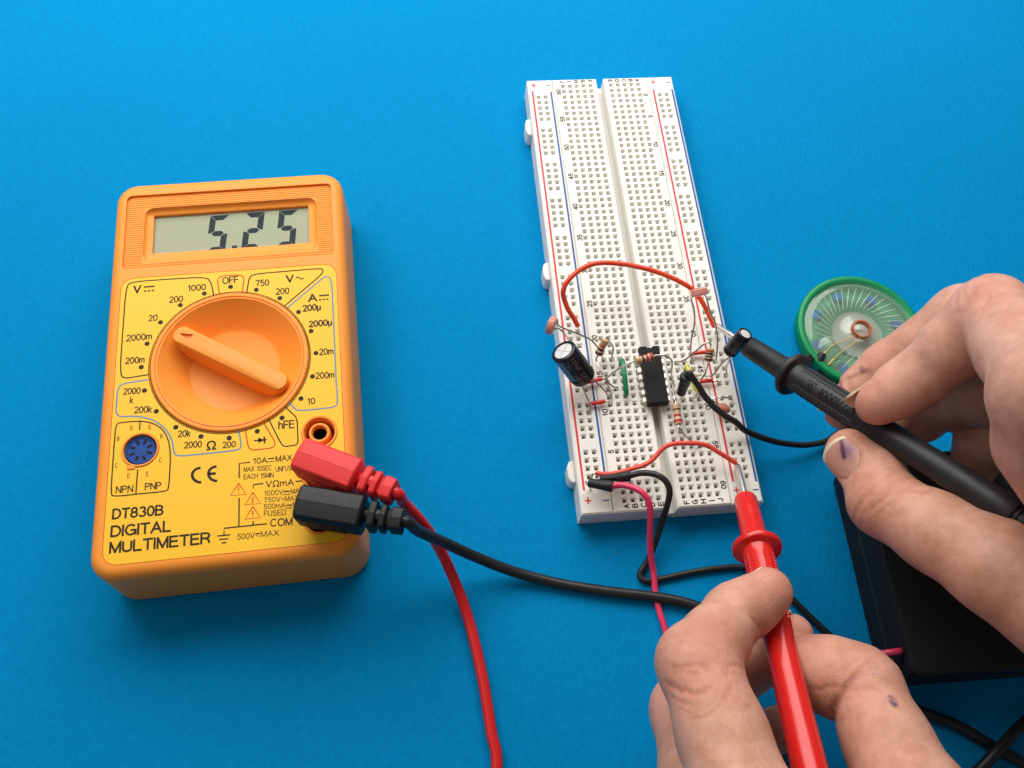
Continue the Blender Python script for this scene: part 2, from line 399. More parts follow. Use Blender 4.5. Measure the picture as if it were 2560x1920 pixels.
def stroke_text(mb, body, fn, W, Hh, w, gap=.20, lift=0.0):
    """ink box W x Hh (mm); fn maps a flat point (x, y, lift) to a place; w = stroke width"""
    L = text_lines(body, gap)
    A = np.array([p for l in L for p in l]); lo = A.min(0); hi = A.max(0)
    sx = max(W - w, 1e-6) / max(hi[0] - lo[0], 1e-3) if hi[0] - lo[0] > .05 else 1.0; sy = (Hh - w) / max(hi[1] - lo[1], 1e-3)
    ox = w / 2 if hi[0] - lo[0] > .05 else W / 2
    for q, l in enumerate(L):
        P = [np.array([(x - lo[0]) * sx + ox, (y - lo[1]) * sy + w / 2]) for x, y in l]
        d0 = P[0] - P[1]; d1 = P[-1] - P[-2]
        closed = np.linalg.norm(P[0] - P[-1]) < 1e-6
        if not closed and len(P) == 2:
            P[0] = P[0] + d0 / np.linalg.norm(d0) * w * .46; P[-1] = P[-1] + d1 / np.linalg.norm(d1) * w * .46
        if len(P) == 2:
            n = max(1, int(np.linalg.norm(P[1] - P[0]) / .6)); P = [P[0] + (P[1] - P[0]) * k / n for k in range(n + 1)]
        if closed: P = P[:-1]
        t_ = MB().ribbon(P, w, 0.0, closed)
        z = lift + .0015 * (q % 5)
        mb.add([fn(v[0], v[1], z) for v in t_.v], t_.f)
def put_text(mb, body, pl, pr, h, z, w=None):
    pl = np.array(pl[:2], float); pr = np.array(pr[:2], float)
    ex = pr - pl; W = np.linalg.norm(ex); ex = ex / W; n = np.array([-ex[1], ex[0]])
    w = w or h * .13
    def fn(x, y, l):
        p = pl + ex * x + n * y; return (p[0], p[1], z + l)
    stroke_text(mb, body, fn, W, h, w)

def boolean_cut(o, cutters):
    """subtract cutter objects (same parent space) and bake"""
    for c in cutters:
        md = o.modifiers.new('cut', 'BOOLEAN'); md.operation = 'DIFFERENCE'; md.solver = 'EXACT'; md.object = c
    dg = bpy.context.evaluated_depsgraph_get()
    me = bpy.data.meshes.new_from_object(o.evaluated_get(dg))
    o.modifiers.clear()
    old = o.data; o.data = me; me.name = old.name
    return o

# ------------------------------------------------------------------ table
tb = MB(); tb.add([(-900, -700, 0), (900, -700, 0), (900, 800, 0), (-900, 800, 0)], [(0, 1, 2, 3)])
table = tb.build('table_top', paper_material(), smooth=0)
table['kind'] = 'structure'; table['label'] = 'blue textured card covering the table'

# ==================================================================== multimeter
MM_LOC = (-125.6, -31.0, 0.0); MM_ROT = math.radians(1.9); ZP = 24.0
mm = thing('multimeter', 'orange digital multimeter with yellow face and rotary dial reading 5.25', 'multimeter', MM_LOC, MM_ROT)
MMI = ROOTINV[mm.name]
def ML(px, z=ZP):
    p = at(px[0], px[1], z); q = MMI @ np.array([*p, 1.0]); return q[:3]
# case
def rr_ring(hx, hy, r, z, seg=8): return [(x, y, z) for x, y in rrect(-hx, -hy, hx, hy, r, seg)]
rings = [rr_ring(34.2, 62.0, 6.0, 0), rr_ring(35.2, 63.0, 7.0, 0.8), rr_ring(35.4, 63.2, 7.2, 2.2), rr_ring(35.1, 62.9, 7.0, 12.0)]
for k in range(0, 7):
    a = math.radians(90 * k / 6)
    rings.append(rr_ring(34.8 - 3.2 * (1 - math.cos(a)), 62.6 - 3.2 * (1 - math.cos(a)), max(6.8 - 3.2 * (1 - math.cos(a)), 3.4), ZP - 3.2 + 3.2 * math.sin(a)))
case = MB().loft(rings).build('case', ORANGE, mm, local=True, smooth=0)
# landmarks on the face
dial_e = np.array([ML((360 + x_ * .21696, 720 + y_ * .21696), ZP + .3)[:2] for x_, y_ in ((1080, 62), (45, 925), (1905, 775), (930, 1650), (800, 93), (1610, 215), (1670, 1330), (240, 1370))])
_c = np.linalg.lstsq(np.c_[2 * dial_e, np.ones(len(dial_e))], (dial_e ** 2).sum(1), rcond=None)[0]
dial_c = np.array([_c[0], _c[1], ZP]); dial_r = math.sqrt(_c[2] + _c[0] ** 2 + _c[1] ** 2)
jack1 = ML((700 + 510 * .1929, 1030 + 262 * .1929)); jack3 = ML((700 + 520 * .1929, 1030 + 1352 * .1929))
jack2 = (jack1 + jack3) / 2
JACKS = [jack1, jack2, jack3]
sock = ML(C2(417, 537))
pn = [ML(C1(300, 865)), ML(C1(1862, 750)), ML(C2(1865, 1165)), ML(C2(145, 1350))]
PX0 = (pn[0][0] + pn[3][0]) / 2; PX1 = (pn[1][0] + pn[2][0]) / 2; PY1 = (pn[0][1] + pn[1][1]) / 2; PY0 = (pn[2][1] + pn[3][1]) / 2
rd = [ML(C1(338, 270)), ML(C1(1822, 160)), ML(C1(1855, 690)), ML(C1(308, 803))]
RX0 = (rd[0][0] + rd[3][0]) / 2; RX1 = (rd[1][0] + rd[2][0]) / 2; RY1 = (rd[0][1] + rd[1][1]) / 2; RY0 = (rd[2][1] + rd[3][1]) / 2
bz = [ML(C1(470, 345)), ML(C1(1712, 255)), ML(C1(1735, 640)), ML(C1(445, 730))]
BX0 = (bz[0][0] + bz[3][0]) / 2; BX1 = (bz[1][0] + bz[2][0]) / 2; BY1 = (bz[0][1] + bz[1][1]) / 2; BY0 = (bz[2][1] + bz[3][1]) / 2
ZL = ZP - 3.4
wn = [ML(C1(540, 405), ZL + 1), ML(C1(1660, 330), ZL + 1), ML(C1(1670, 602), ZL + 1), ML(C1(525, 683), ZL + 1)]
WX0 = (wn[0][0] + wn[3][0]) / 2; WX1 = (wn[1][0] + wn[2][0]) / 2; WY1 = (wn[0][1] + wn[1][1]) / 2; WY0 = (wn[2][1] + wn[3][1]) / 2
cutters = []
def cutter(mb):
    o = mb.build('cutter', ORANGE, mm, local=True, smooth=0); cutters.append(o); return o
cutter(MB().prism(rrect(RX0, RY0, RX1, RY1, 1.8), ZP - 0.8, ZP + 3))                      # ridged recess
def rr2(x0, y0, x1, y1, r, z): return [(x, y, z) for x, y in rrect(x0, y0, x1, y1, r)]
lf = [rr2(WX0, WY0, WX1, WY1, 0.4, ZP - 7), rr2(WX0, WY0, WX1, WY1, 0.4, ZP - 2.5)]
for k in range(1, 9):
    t_ = k / 8; g = math.sin(t_ * math.pi / 2) ; zz_ = ZP - 2.3 + 1.65 * (1 - math.cos(t_ * math.pi / 2))
    lf.append(rr2(WX0 + (BX0 - WX0) * g, WY0 + (BY0 - WY0) * g, WX1 + (BX1 - WX1) * g, WY1 + (BY1 - WY1) * g, .4 + 2.4 * g, zz_))
lf.append(rr2(BX0, BY0, BX1, BY1, 2.8, ZP + 4))
cutter(MB().loft(lf))
cutter(MB().prism(rrect(PX0, PY0, PX1, PY1, 4.0), ZP - 0.35, ZP + 3))                     # seat of the yellow sheet
cutter(MB().lathe((dial_c[0], dial_c[1], ZP - 9), (0, 0, 1), [(0, dial_r + .25), (12, dial_r + .25)], 72))
for j in JACKS:
    cutter(MB().lathe((j[0], j[1], ZP - 12), (0, 0, 1), [(0, 5.0), (15, 5.0)], 36))
cutter(MB().lathe((sock[0], sock[1], ZP - 5), (0, 0, 1), [(0, 5.1), (9, 5.1)], 36))
boolean_cut(case, cutters)
def shade(o, ang=38):
    o.data.polygons.foreach_set('use_smooth', [True] * len(o.data.polygons)); o.data.set_sharp_from_angle(angle=math.radians(ang)); return o
shade(case)
# yellow sheet
panel = MB().prism(rrect(PX0 + .18, PY0 + .18, PX1 - .18, PY1 - .18, 3.8), ZP - 0.33, ZP).build('face_panel', YELLOW, mm, local=True, smooth=0)
boolean_cut(panel, cutters[3:])
for c in cutters: bpy.data.objects.remove(c)
# ridged plate: fine horizontal ribs around the display
rib = MB(); pitch = 0.78; y = RY0 + 0.5
while y < RY1 - 0.4:
    def seg_(x0, x1): rib.add([(x0, y - .28, ZP - .78), (x1, y - .28, ZP - .78), (x1, y + .28, ZP - .78), (x0, y + .28, ZP - .78), (x0, y - .08, ZP - .66), (x1, y - .08, ZP - .66), (x1, y + .08, ZP - .66), (x0, y + .08, ZP - .66)],
                              [(4, 5, 6, 7), (0, 1, 5, 4), (2, 3, 7, 6), (1, 2, 6, 5), (3, 0, 4, 7)])
    if BY0 - .2 < y < BY1 + .2: seg_(RX0 + .25, BX0 - .15); seg_(BX1 + .15, RX1 - .25)
    else: seg_(RX0 + .25, RX1 - .25)
    y += pitch
rib.build('ribbed_plate', ORANGE, mm, local=True, smooth=0, kind='stuff')
# display
dsp = MB().box(WX0 - .6, WY0 - 1.6, ZL - .8, WX1 + .6, WY1 + .6, ZL).build('display', LCD, mm, local=True, smooth=0)
sg = MB()
def seg_digit(ox, oy, w, h, on, slant=0.10, t=1.85, g=0.12):
    def P(x, y): return (ox + x + slant * y, oy + y, ZL + .03)
    def poly(p): sg.add([P(*q) for q in p], [tuple(range(len(p)))])
    hm = h / 2
    if 'a' in on: poly([(g, h), (t, h - t), (w - t, h - t), (w - g, h)][::-1] if 0 else [(t, h - t), (w - t, h - t), (w - g, h), (g, h)])
    if 'd' in on: poly([(g, 0), (w - g, 0), (w - t, t), (t, t)])
    if 'f' in on: poly([(0, hm + g), (t * .5, hm + g + .25), (t, hm + t / 2 + g), (t, h - t - g), (0, h - g)])
    if 'b' in on: poly([(w, hm + g), (w, h - g), (w - t, h - t - g), (w - t, hm + t / 2 + g), (w - t * .5, hm + g + .25)])
    if 'e' in on: poly([(0, g), (t, t + g), (t, hm - t / 2 - g), (t * .5, hm - g - .25), (0, hm - g)])
    if 'c' in on: poly([(w, g), (w, hm - g), (w - t * .5, hm - g - .25), (w - t, hm - t / 2 - g), (w - t, t + g)])
    if 'g' in on: poly([(t * .55, hm), (t + .1, hm - t / 2), (w - t - .1, hm - t / 2), (w - t * .55, hm), (w - t - .1, hm + t / 2), (t + .1, hm + t / 2)])
dts = [((914, 657), (1050, 640), 'afgcd'), ((1175, 635), (1305, 620), 'abged'), ((1424, 617), (1580, 600), 'afgcd')]
dh = 0
tl = ML(C1(960, 415), ZL); bl = ML(C1(935, 662), ZL); dh = tl[1] - bl[1] + 1.0
for (a, b, on) in dts:
    sg = MB(); p = ML(C1(*a), ZL); seg_digit(p[0] - .1, p[1] - .9, 5.9, dh, on)
    sg.build('digit', LCDK, dsp, local=True, smooth=0, kind='stuff')
p = ML(C1(1105, 640), ZL); q = ML(C1(1142, 640), ZL)
MB().add([(p[0], p[1] - .6, ZL + .03), (q[0], p[1] - .6, ZL + .03), (q[0] + .1, p[1] + .8, ZL + .03), (p[0] + .1, p[1] + .8, ZL + .03)], [(0, 1, 2, 3)]).build('decimal_point', LCDK, dsp, local=True, smooth=0)

# printing on the yellow sheet
pk, pr_, pb = MB(), MB(), MB()
ZT = ZP + 0.03
def T(mb, cr, body, x0, y0, x1, y1, hp, w=0.0):
    a = ML(cr(x0, y0)); b = ML(cr(x1, y1)); c = ML(cr(x0 + hp * 0.08, y0 - hp))
    put_text(mb, body, a, b, c[1] - a[1], ZT, (c[1] - a[1]) * w)
def LN(mb, cr, pts, w=0.36, sm=0, closed=False):
    P = [ML(cr(*p)) for p in pts]
    if sm: P = chaikin(P, sm, closed)
    mb.ribbon(P, w, ZT, closed)
def DOT(cr, x, y, r=0.72): pk.disc(ML(cr(x, y)), r, ZT)
W1 = 0.145; W2 = 0.17
for body, x0, y0, x1, y1, hp, w in [('OFF', 1035, 905, 1155, 893, 52, W1), ('V', 386, 973, 445, 968, 58, .19), ('1000', 782, 958, 917, 946, 48, W1), ('200', 648, 1041, 750, 1033, 48, W1),
        ('20', 497, 1176, 565, 1170, 48, W1), ('2000m', 335, 1322, 523, 1306, 50, W1), ('200m', 328, 1487, 470, 1476, 50, W1), ('750', 1278, 922, 1377, 914, 48, W1),
        ('200', 1425, 982, 1524, 974, 48, W1), ('V', 1498, 894, 1557, 889, 56, .19), ('~', 1567, 876, 1632, 868, 26, .28), ('A', 1660, 1035, 1728, 1028, 58, .19),
        ('200µ', 1622, 1116, 1755, 1102, 60, W1), ('2000µ', 1665, 1230, 1836, 1214, 60, W1), ('20m', 1740, 1422, 1845, 1415, 50, W1), ('200m', 1713, 1595, 1852, 1587, 50, W1)]:
    T(pk, C1, body, x0, y0, x1, y1, hp, w)
for x, y in [(1096, 923), (905, 972), (730, 1056), (586, 1181), (488, 1337), (446, 1507), (1283, 945), (1453, 1005), (1590, 1106), (1682, 1245), (1717, 1405), (1692, 1575)]: DOT(C1, x, y)
for body, x0, y0, x1, y1, hp, w in [('2000', 297, 158, 417, 151, 46, W1), ('k', 342, 217, 365, 216, 44, W1), ('200k', 373, 287, 495, 280, 48, W1), ('20k', 675, 453, 763, 446, 48, W1),
        ('2000', 718, 530, 842, 521, 48, W1), ('Ω', 873, 543, 942, 536, 66, W2), ('200', 985, 528, 1077, 520, 46, W1), ('hFE', 1370, 397, 1483, 388, 58, W1), ('10', 1570, 226, 1626, 222, 46, W1),
        ('DT830B', 219, 1021, 576, 990, 76, W2), ('DIGITAL', 208, 1144, 629, 1104, 82, W2), ('MULTIMETER', 199, 1258, 903, 1186, 84, W2),
        ('NPN', 245, 839, 366, 830, 50, W1), ('PNP', 446, 818, 561, 808, 50, W1),
        ('E', 348, 402, 366, 400, 30, .115), ('E', 474, 395, 492, 393, 30, .115), ('B', 254, 477, 273, 475, 30, .115), ('B', 553, 459, 572, 457, 30, .115), ('C', 241, 663, 262, 660, 32, .115), ('C', 545, 626, 566, 624, 32, .115),
        ('E', 327, 735, 345, 733, 32, .115), ('E', 457, 722, 474, 720, 32, .115),
        ('10A', 1195, 637, 1294, 629, 42, W1), ('MAX', 1352, 622, 1466, 611, 42, W1), ('MAX 10SEC', 1130, 691, 1324, 679, 36, .115), ('UNFUSED', 1352, 691, 1506, 677, 36, .115), ('EACH 15MIN', 1130, 743, 1338, 729, 36, .115),
        ('VΩmA', 1283, 799, 1479, 784, 46, W1), ('1000V', 1272, 857, 1404, 847, 36, .115), ('MAX', 1455, 843, 1545, 836, 36, .115), ('750V~MAX', 1270, 904, 1512, 887, 36, .115),
        ('500mA', 1270, 949, 1419, 938, 36, .115), ('MAX', 1472, 935, 1562, 928, 36, .115), ('FUSED', 1270, 998, 1424, 988, 40, .115), ('COM', 1313, 1071, 1469, 1060, 56, W1),
        ('500V', 1086, 1160, 1206, 1150, 42, .115), ('MAX', 1250, 1142, 1374, 1131, 42, .115)]:
    T(pk, C2, body, x0, y0, x1, y1, hp, w)
for x, y in [(445, 128), (527, 272), (662, 382), (836, 446), (1031, 456), (1396, 317), (1527, 184), (1225, 410)]: DOT(C2, x, y)
def DC(cr, x0, x1, y, dy, w=0.34):
    sl = -0.08 * (x1 - x0)
    LN(pk, cr, [(x0, y), (x1, y + sl)], w)
    n = (x1 - x0)
    for k in range(3):
        a = x0 + n * (k * .36); b = a + n * .22
        LN(pk, cr, [(a, y + dy - .08 * (a - x0)), (b, y + dy - .08 * (b - x0))], w)
DC(C1, 466, 543, 925, 30, .5); DC(C1, 1740, 1812, 988, 30, .5)
DC(C2, 1298, 1343, 600, 20); DC(C2, 1406, 1448, 827, 20); DC(C2, 1424, 1466, 922, 20)
LN(pk, C2, [(1212, 1118), (1246, 1115)], .3); T(pk, C2, '~', 1212, 1140, 1246, 1137, 12, .3)
# boxes round the ranges
LN(pk, C1, [(973, 988), (955, 890), (915, 850), (640, 868), (378, 886), (335, 918), (312, 1240), (290, 1555), (320, 1590), (400, 1578), (495, 1562)], .36, 2)
LN(pr_, C1, [(1015, 975), (1006, 920), (1000, 865), (1030, 844), (1090, 838), (1170, 836), (1194, 858), (1187, 910), (1180, 968)], .36, 2)
LN(pk, C1, [(1213, 970), (1222, 915), (1232, 855), (1262, 830), (1500, 810), (1740, 789), (1772, 797), (1760, 832), (1620, 950), (1485, 1065)], .36, 2)
LN(pb, C1, [(1505, 1080), (1640, 966), (1770, 856), (1800, 845), (1832, 868), (1842, 1100), (1855, 1400), (1866, 1656)], .42, 2)
LN(pb, C2, [(1774, 112), (1778, 165), (1781, 215), (1762, 243), (1640, 256), (1505, 270), (1475, 243), (1445, 215)], .42, 1)
LN(pb, C2, [(470, 53), (400, 64), (300, 80), (262, 108), (255, 190), (247, 280), (272, 312), (400, 303), (520, 335), (600, 400), (640, 480), (648, 560), (675, 584), (880, 563), (1095, 541), (1116, 515), (1107, 460), (1098, 405)], .42, 2)
LN(pk, C2, [(415, 340), (290, 348), (248, 358), (238, 480), (225, 660), (213, 840), (230, 862), (410, 842), (595, 825), (613, 805), (620, 700), (626, 590), (618, 490), (580, 400), (500, 350), (415, 340)], .34, 2)
LN(pk, C2, [(415, 340), (412, 402)], .34); LN(pk, C2, [(399, 672), (386, 846)], .34)
LN(pr_, C2, [(1141, 393), (1152, 455), (1163, 520), (1188, 541), (1260, 533), (1330, 525), (1354, 497), (1312, 424), (1268, 348)], .36, 1)
LN(pk, C2, [(1420, 243), (1460, 280), (1500, 318), (1504, 405), (1508, 492), (1490, 506), (1450, 511), (1412, 516), (1390, 496), (1347, 412), (1305, 328)], .34, 1)
LN(pk, C2, [(1175, 624), (1101, 632), (1100, 735)], .36); LN(pk, C2, [(1266, 771), (1199, 778), (1198, 803)], .36)
LN(pk, C2, [(1100, 870), (1098, 1065)], .36); LN(pk, C2, [(1292, 1049), (997, 1080), (995, 1124)], .36); LN(pk, C2, [(1197, 1030), (1196, 1057)], .36)
LN(pk, C2, [(949, 1134), (1038, 1125)], .36); LN(pk, C2, [(962, 1158), (1026, 1152)], .36); LN(pk, C2, [(980, 1182), (1012, 1179)], .36)
LN(pk, C2, [(1490, 757), (1536, 752)], .36); LN(pk, C2, [(1497, 1028), (1525, 1025)], .36)
for tri in ([(1096, 770), (1040, 855), (1148, 845)], [(1195, 833), (1140, 918), (1248, 908)], [(1195, 930), (1140, 1017), (1248, 1007)]):
    LN(pr_, C2, tri + [tri[0]], .34)
for cx, cy in ((1096, 0), (1194, 162)):
    LN(pr_, C2, [(cx, 795 + cy), (cx, 823 + cy)], .34); LN(pr_, C2, [(cx, 832 + cy), (cx, 837 + cy)], .36)
LN(pr_, C2, [(1199, 862), (1188, 885), (1198, 883), (1188, 906)], .34)
# diode sign
a, b, c = ML(C2(1232, 452)), ML(C2(1232, 492)), ML(C2(1272, 470))
pk.add([(a[0], a[1], ZT), (b[0], b[1], ZT), (c[0], c[1], ZT)], [(0, 1, 2)])
LN(pk, C2, [(1202, 475), (1292, 467)], .36); LN(pk, C2, [(1273, 447), (1275, 493)], .45)
# CE sign: two arcs
def arc(cr, cx, cy, rx, ry, a0, a1, n=18): return [(cx + rx * math.cos(math.radians(a0 + (a1 - a0) * k / n)), cy + ry * math.sin(math.radians(a0 + (a1 - a0) * k / n))) for k in range(n + 1)]
LN(pk, C2, arc(C2, 836, 713, 60, 50, 88, 268), .75); LN(pk, C2, arc(C2, 946, 703, 58, 50, 88, 268), .75); LN(pk, C2, [(893, 704), (938, 701)], .75)
# thin rings round dial and jacks
pk2 = [(dial_c[0] + (dial_r + .45) * math.cos(t), dial_c[1] + (dial_r + .45) * math.sin(t)) for t in np.linspace(0, 2 * math.pi, 97)[:-1]]
pk.ribbon(pk2, .22, ZT, True)
pk.build('black_printing', PRINTK, panel, local=True, smooth=0, kind='stuff')
pr_.build('red_printing', PRINTR, panel, local=True, smooth=0, kind='stuff')
pb.build('blue_printing', PRINTB, panel, local=True, smooth=0, kind='stuff')

# dial
dx, dy = dial_c[0], dial_c[1]
ZD = ZP + 0.5; ZF = ZP - 6.2
fl = ML((360 + 1040 * .21696, 720 + 955 * .21696), ZF)
dial = MB().lathe((dx, dy, 0), (0, 0, 1), [(ZF - 1, dial_r - .1), (ZP + .1, dial_r - .05), (ZD, dial_r - .35), (ZD + .1, dial_r - .8), (ZD, dial_r - 1.25), (ZP + .15, dial_r - 1.38), (ZP + .15, dial_r - 1.5), (ZD - .05, dial_r - 1.6),
      (ZD - .1, dial_r - 2.0), (ZP - .3, dial_r - 2.7), (ZP - 1.2, dial_r - 3.7), (ZP - 3.6, dial_r - 6.2), (ZP - 5.4, dial_r - 8.2), (ZF + .12, dial_r - 9.2), (ZF, dial_r - 9.5)], 96, True, True)
dial = dial.build('dial', ORANGE, mm, local=True, smooth=28)
p0 = ML((360 + 345 * .21696, 720 + 490 * .21696), ZD + .6); p1 = ML((360 + 1660 * .21696, 720 + 1120 * .21696), ZD + .6)
ax = p0 - p1; L = np.linalg.norm(ax[:2]); ax = ax / np.linalg.norm(ax); sd = np.array([-ax[1], ax[0], 0])
mid = (p0 + p1) / 2; mid[:2] = mid[:2] * .6 + np.array([dx, dy]) * .4
hl = L / 2 - .3
def barring(w, e, z, n=7):
    out = []
    for sgn in (1, -1):
        for k in range(n):
            a = math.radians(-90 + 180 * k / (n - 1))
            out.append(mid * [1, 1, 0] + np.array([0, 0, z]) + ax * sgn * (hl - e - w * .0) * 1.0 + ax * sgn * w * .75 * math.cos(a) - ax * sgn * w * .75 + sd * (sgn * w * math.sin(a)))
    return out
bar = MB().loft([barring(3.5, .8, ZF - .2), barring(3.3, .6, ZF + 2), barring(3.0, .2, ZD - 1.0), barring(2.75, .15, ZD + .6), barring(2.4, .4, ZD + .95)]).build('pointer_bar', ORANGE, mm, local=True, smooth=50)
# arrow cut on the pointer
tipc = mid * [1, 1, 0] + ax * (hl - 1.4); ar = MB()
A = [ML((360 + x_ * .21696, 720 + y_ * .21696), ZD + .9) for x_, y_ in ((372, 505), (490, 606), (572, 520))]
A = [sum(A) / 3 + (q_ - sum(A) / 3) * .82 - ax * .5 for q_ in A]
ca = MB().prism([(q[0], q[1]) for q in [A[0], A[1], A[2]]], ZD + .15, ZD + 3).build('cutter', ORANGE, mm, local=True, smooth=0)
boolean_cut(bar, [ca]); bpy.data.objects.remove(ca); shade(bar, 45)
# jacks
for j in JACKS:
    jk = MB().lathe((j[0], j[1], 0), (0, 0, 1), [(ZP - 11, 5.0), (ZP + .1, 5.0), (ZP + .35, 4.8), (ZP + .3, 4.35), (ZP - .4, 4.1), (ZP - 8, 4.0), (ZP - 8, 3.0), (ZP - .6, 3.0), (ZP - .1, 2.8), (ZP - .1, 2.2), (ZP - .6, 2.0), (ZP - 9, 2.0)], 36, True, False)
    jk = jk.build('jack', ORANGE, mm, local=True, smooth=40)
    MB().lathe((j[0], j[1], 0), (0, 0, 1), [(ZP - 8.8, 0.02), (ZP - 8.8, 1.99), (ZP - 2.2, 1.98), (ZP - 2.2, 1.6), (ZP - 8.6, 1.6), (ZP - 8.6, 0.02)], 24, False, False).build('contact', JACKHOLE, jk, local=True)
# transistor socket
so = MB().lathe((sock[0], sock[1], 0), (0, 0, 1), [(ZP - 4, 5.05), (ZP + .1, 5.05), (ZP + .35, 4.8), (ZP + .3, 4.45), (ZP - 1.2, 4.3), (ZP - 2.6, 4.2)], 40, False, False).build('socket_rim', ORANGE, mm, local=True)
MB().box(sock[0] - 3.2, sock[1] - 5.6, ZP - .2, sock[0] - 1.0, sock[1] - 4.2, ZP + .28).build('key_notch', ORANGE, so, local=True, bevel=.25)
body = MB().lathe((sock[0] - .1, sock[1] + .1, 0), (0, 0, 1), [(ZP - 4.6, 4.15), (ZP - .7, 4.1), (ZP - .5, 3.9), (ZP - .5, 3.6), (ZP - .75, 3.45)], 40).build('transistor_socket', BLUEPL, mm, local=True)
for k in range(8):
    a = math.radians(22.5 + 45 * k); c = np.array([sock[0] - .1 + 2.45 * math.cos(a), sock[1] + .1 + 2.45 * math.sin(a)])
    er = np.array([math.cos(a), math.sin(a)]); et = np.array([-er[1], er[0]])
    sl = MB(); q = [c + er * .75 + et * .36, c - er * .75 + et * .36, c - er * .75 - et * .36, c + er * .75 - et * .36]
    sl.prism([tuple(p) for p in q], ZP - .76, ZP - .72); sl.build('slot', JACKHOLE, body, local=True, smooth=0)

# ==================================================================== breadboard
H = 9.0; P = 2.54
bb = thing('breadboard', 'white solderless breadboard crowded with wires and parts', 'breadboard', (0, 0, 0))
def row(i): return (i - 31) * P
UA = [-13.97 + P * k for k in range(5)]; UF = [3.81 + P * k for k in range(5)]
def hole_strip(name, x0, x1, y0, y1, us, vs, groups=None):
    """solid strip whose top carries funnel-shaped square holes"""
    mb = MB(); a = .78; b = .52; d1 = .85; d2 = 2.6
    xs = [x0] + sum([[u - a, u + a] for u in us], []) + [x1]
    ys = [y0] + sum([[v - a, v + a] for v in vs], []) + [y1]
    nx, ny = len(xs), len(ys)
    base = len(mb.v)
    V = [(x, y, H) for y in ys for x in xs]; Fc = []; 
    holes = []
    for j in range(ny - 1):
        for i in range(nx - 1):
            if i % 2 == 1 and j % 2 == 1: holes.append((i, j)); continue
            Fc.append((j * nx + i, j * nx + i + 1, (j + 1) * nx + i + 1, (j + 1) * nx + i))
    n = len(V); mi = [0] * len(Fc)
    for (i, j) in holes:
        u = (xs[i] + xs[i + 1]) / 2; v = (ys[j] + ys[j + 1]) / 2
        t = [j * nx + i, j * nx + i + 1, (j + 1) * nx + i + 1, (j + 1) * nx + i]
        m = len(V)
        V += [(u - b, v - b, H - d1), (u + b, v - b, H - d1), (u + b, v + b, H - d1), (u - b, v + b, H - d1)]
        V += [(u - b, v - b, H - d2), (u + b, v - b, H - d2), (u + b, v + b, H - d2), (u - b, v + b, H - d2)]
        for k in range(4):
            l = (k + 1) % 4
            Fc.append((t[k], t[l], m + l, m + k)); mi.append(0)
            Fc.append((m + k, m + l, m + 4 + l, m + 4 + k)); mi.append(0)
        Fc.append((m + 4, m + 5, m + 6, m + 7)); mi.append(1)
    mb.v = V; mb.f = Fc; mb.m = mi
    # rim and skirt
    ch = .45
    top = [(x0, y0), (x1, y0), (x1, y1), (x0, y1)]
    xl = len(mb.v)
    return mb
def skirt(mb, x0, x1, y0, y1, chl=.5, chr_=.5, chb=.5, z0=0.0, nx=None):
    o = [(x0, y0, H), (x1, y0, H), (x1, y1, H), (x0, y1, H), (x0 - chl, y0 - chb, H - .5), (x1 + chr_, y0 - chb, H - .5), (x1 + chr_, y1 + chb, H - .5), (x0 - chl, y1 + chb, H - .5),
         (x0 - chl - .1, y0 - chb - .1, z0), (x1 + chr_ + .1, y0 - chb - .1, z0), (x1 + chr_ + .1, y1 + chb + .1, z0), (x0 - chl - .1, y1 + chb + .1, z0)]
    mb.add(o, [(0, 4, 5, 1), (1, 5, 6, 2), (2, 6, 7, 3), (3, 7, 4, 0), (4, 8, 9, 5), (5, 9, 10, 6), (6, 10, 11, 7), (7, 11, 8, 4), (11, 10, 9, 8)])
Y0, Y1 = -81.75, 81.75
allrows = [row(i) for i in range(63)]
mbm = hole_strip('x', -17.2, -1.75, Y0, Y1, UA, allrows); skirt(mbm, -17.2, -1.75, Y0, Y1, .35, .45)
tbA = mbm.build('terminal_strip', [WHITE, DARKCLIP], bb, smooth=0)
mbm = hole_strip('x', 1.75, 17.2, Y0, Y1, UF, allrows); skirt(mbm, 1.75, 17.2, Y0, Y1, .45, .35)
tbF = mbm.build('terminal_strip', [WHITE, DARKCLIP], bb, smooth=0)
MB().box(-1.28, Y0 - .45, .05, 1.28, Y1 + .45, 3.6).build('center_groove', WHITE, bb, smooth=0)
def railrows(off): return sorted(row(60 - 6 * g - k + off) for g in range(10) for k in range(5))
ULR = [-23.45, -20.93]; URR = [21.25, 23.82]
mbm = hole_strip('x', -26.6, -18.15, Y0, Y1, ULR, railrows(.12)); skirt(mbm, -26.6, -18.15, Y0, Y1, .5, .45)
rlL = mbm.build('power_rail', [WHITE, DARKCLIP], bb, smooth=0)
mbm = hole_strip('x', 18.15, 26.6, Y0, Y1, URR, railrows(-.08)); skirt(mbm, 18.15, 26.6, Y0, Y1, .45, .5)
rlR = mbm.build('power_rail', [WHITE, DARKCLIP], bb, smooth=0)
for v0, v1 in ((59.2, 66.6), (-1.5, 5.5), (-71.5, -64.5)):
    MB().prism([(-27.1, v0), (-27.1, v1), (-28.6, v1 - .3), (-29.2, (v0 + v1) / 2 + 1.5), (-29.2, (v0 + v1) / 2 - 1.5), (-28.6, v0 + .3)][::-1], .1, 6.2).build('side_tab', WHITE, bb, bevel=.35)
HZ = H + .03
def stripe(parent, m, u, v0, v1, name): MB().ribbon([(u, v0), (u, v1)], .62, HZ).build(name, m, parent, smooth=0)
stripe(rlL, RAILRED, -25.5, -75, 77, 'red_stripe'); stripe(rlL, RAILBLUE, -18.75, -75.4, 76.4, 'blue_stripe')
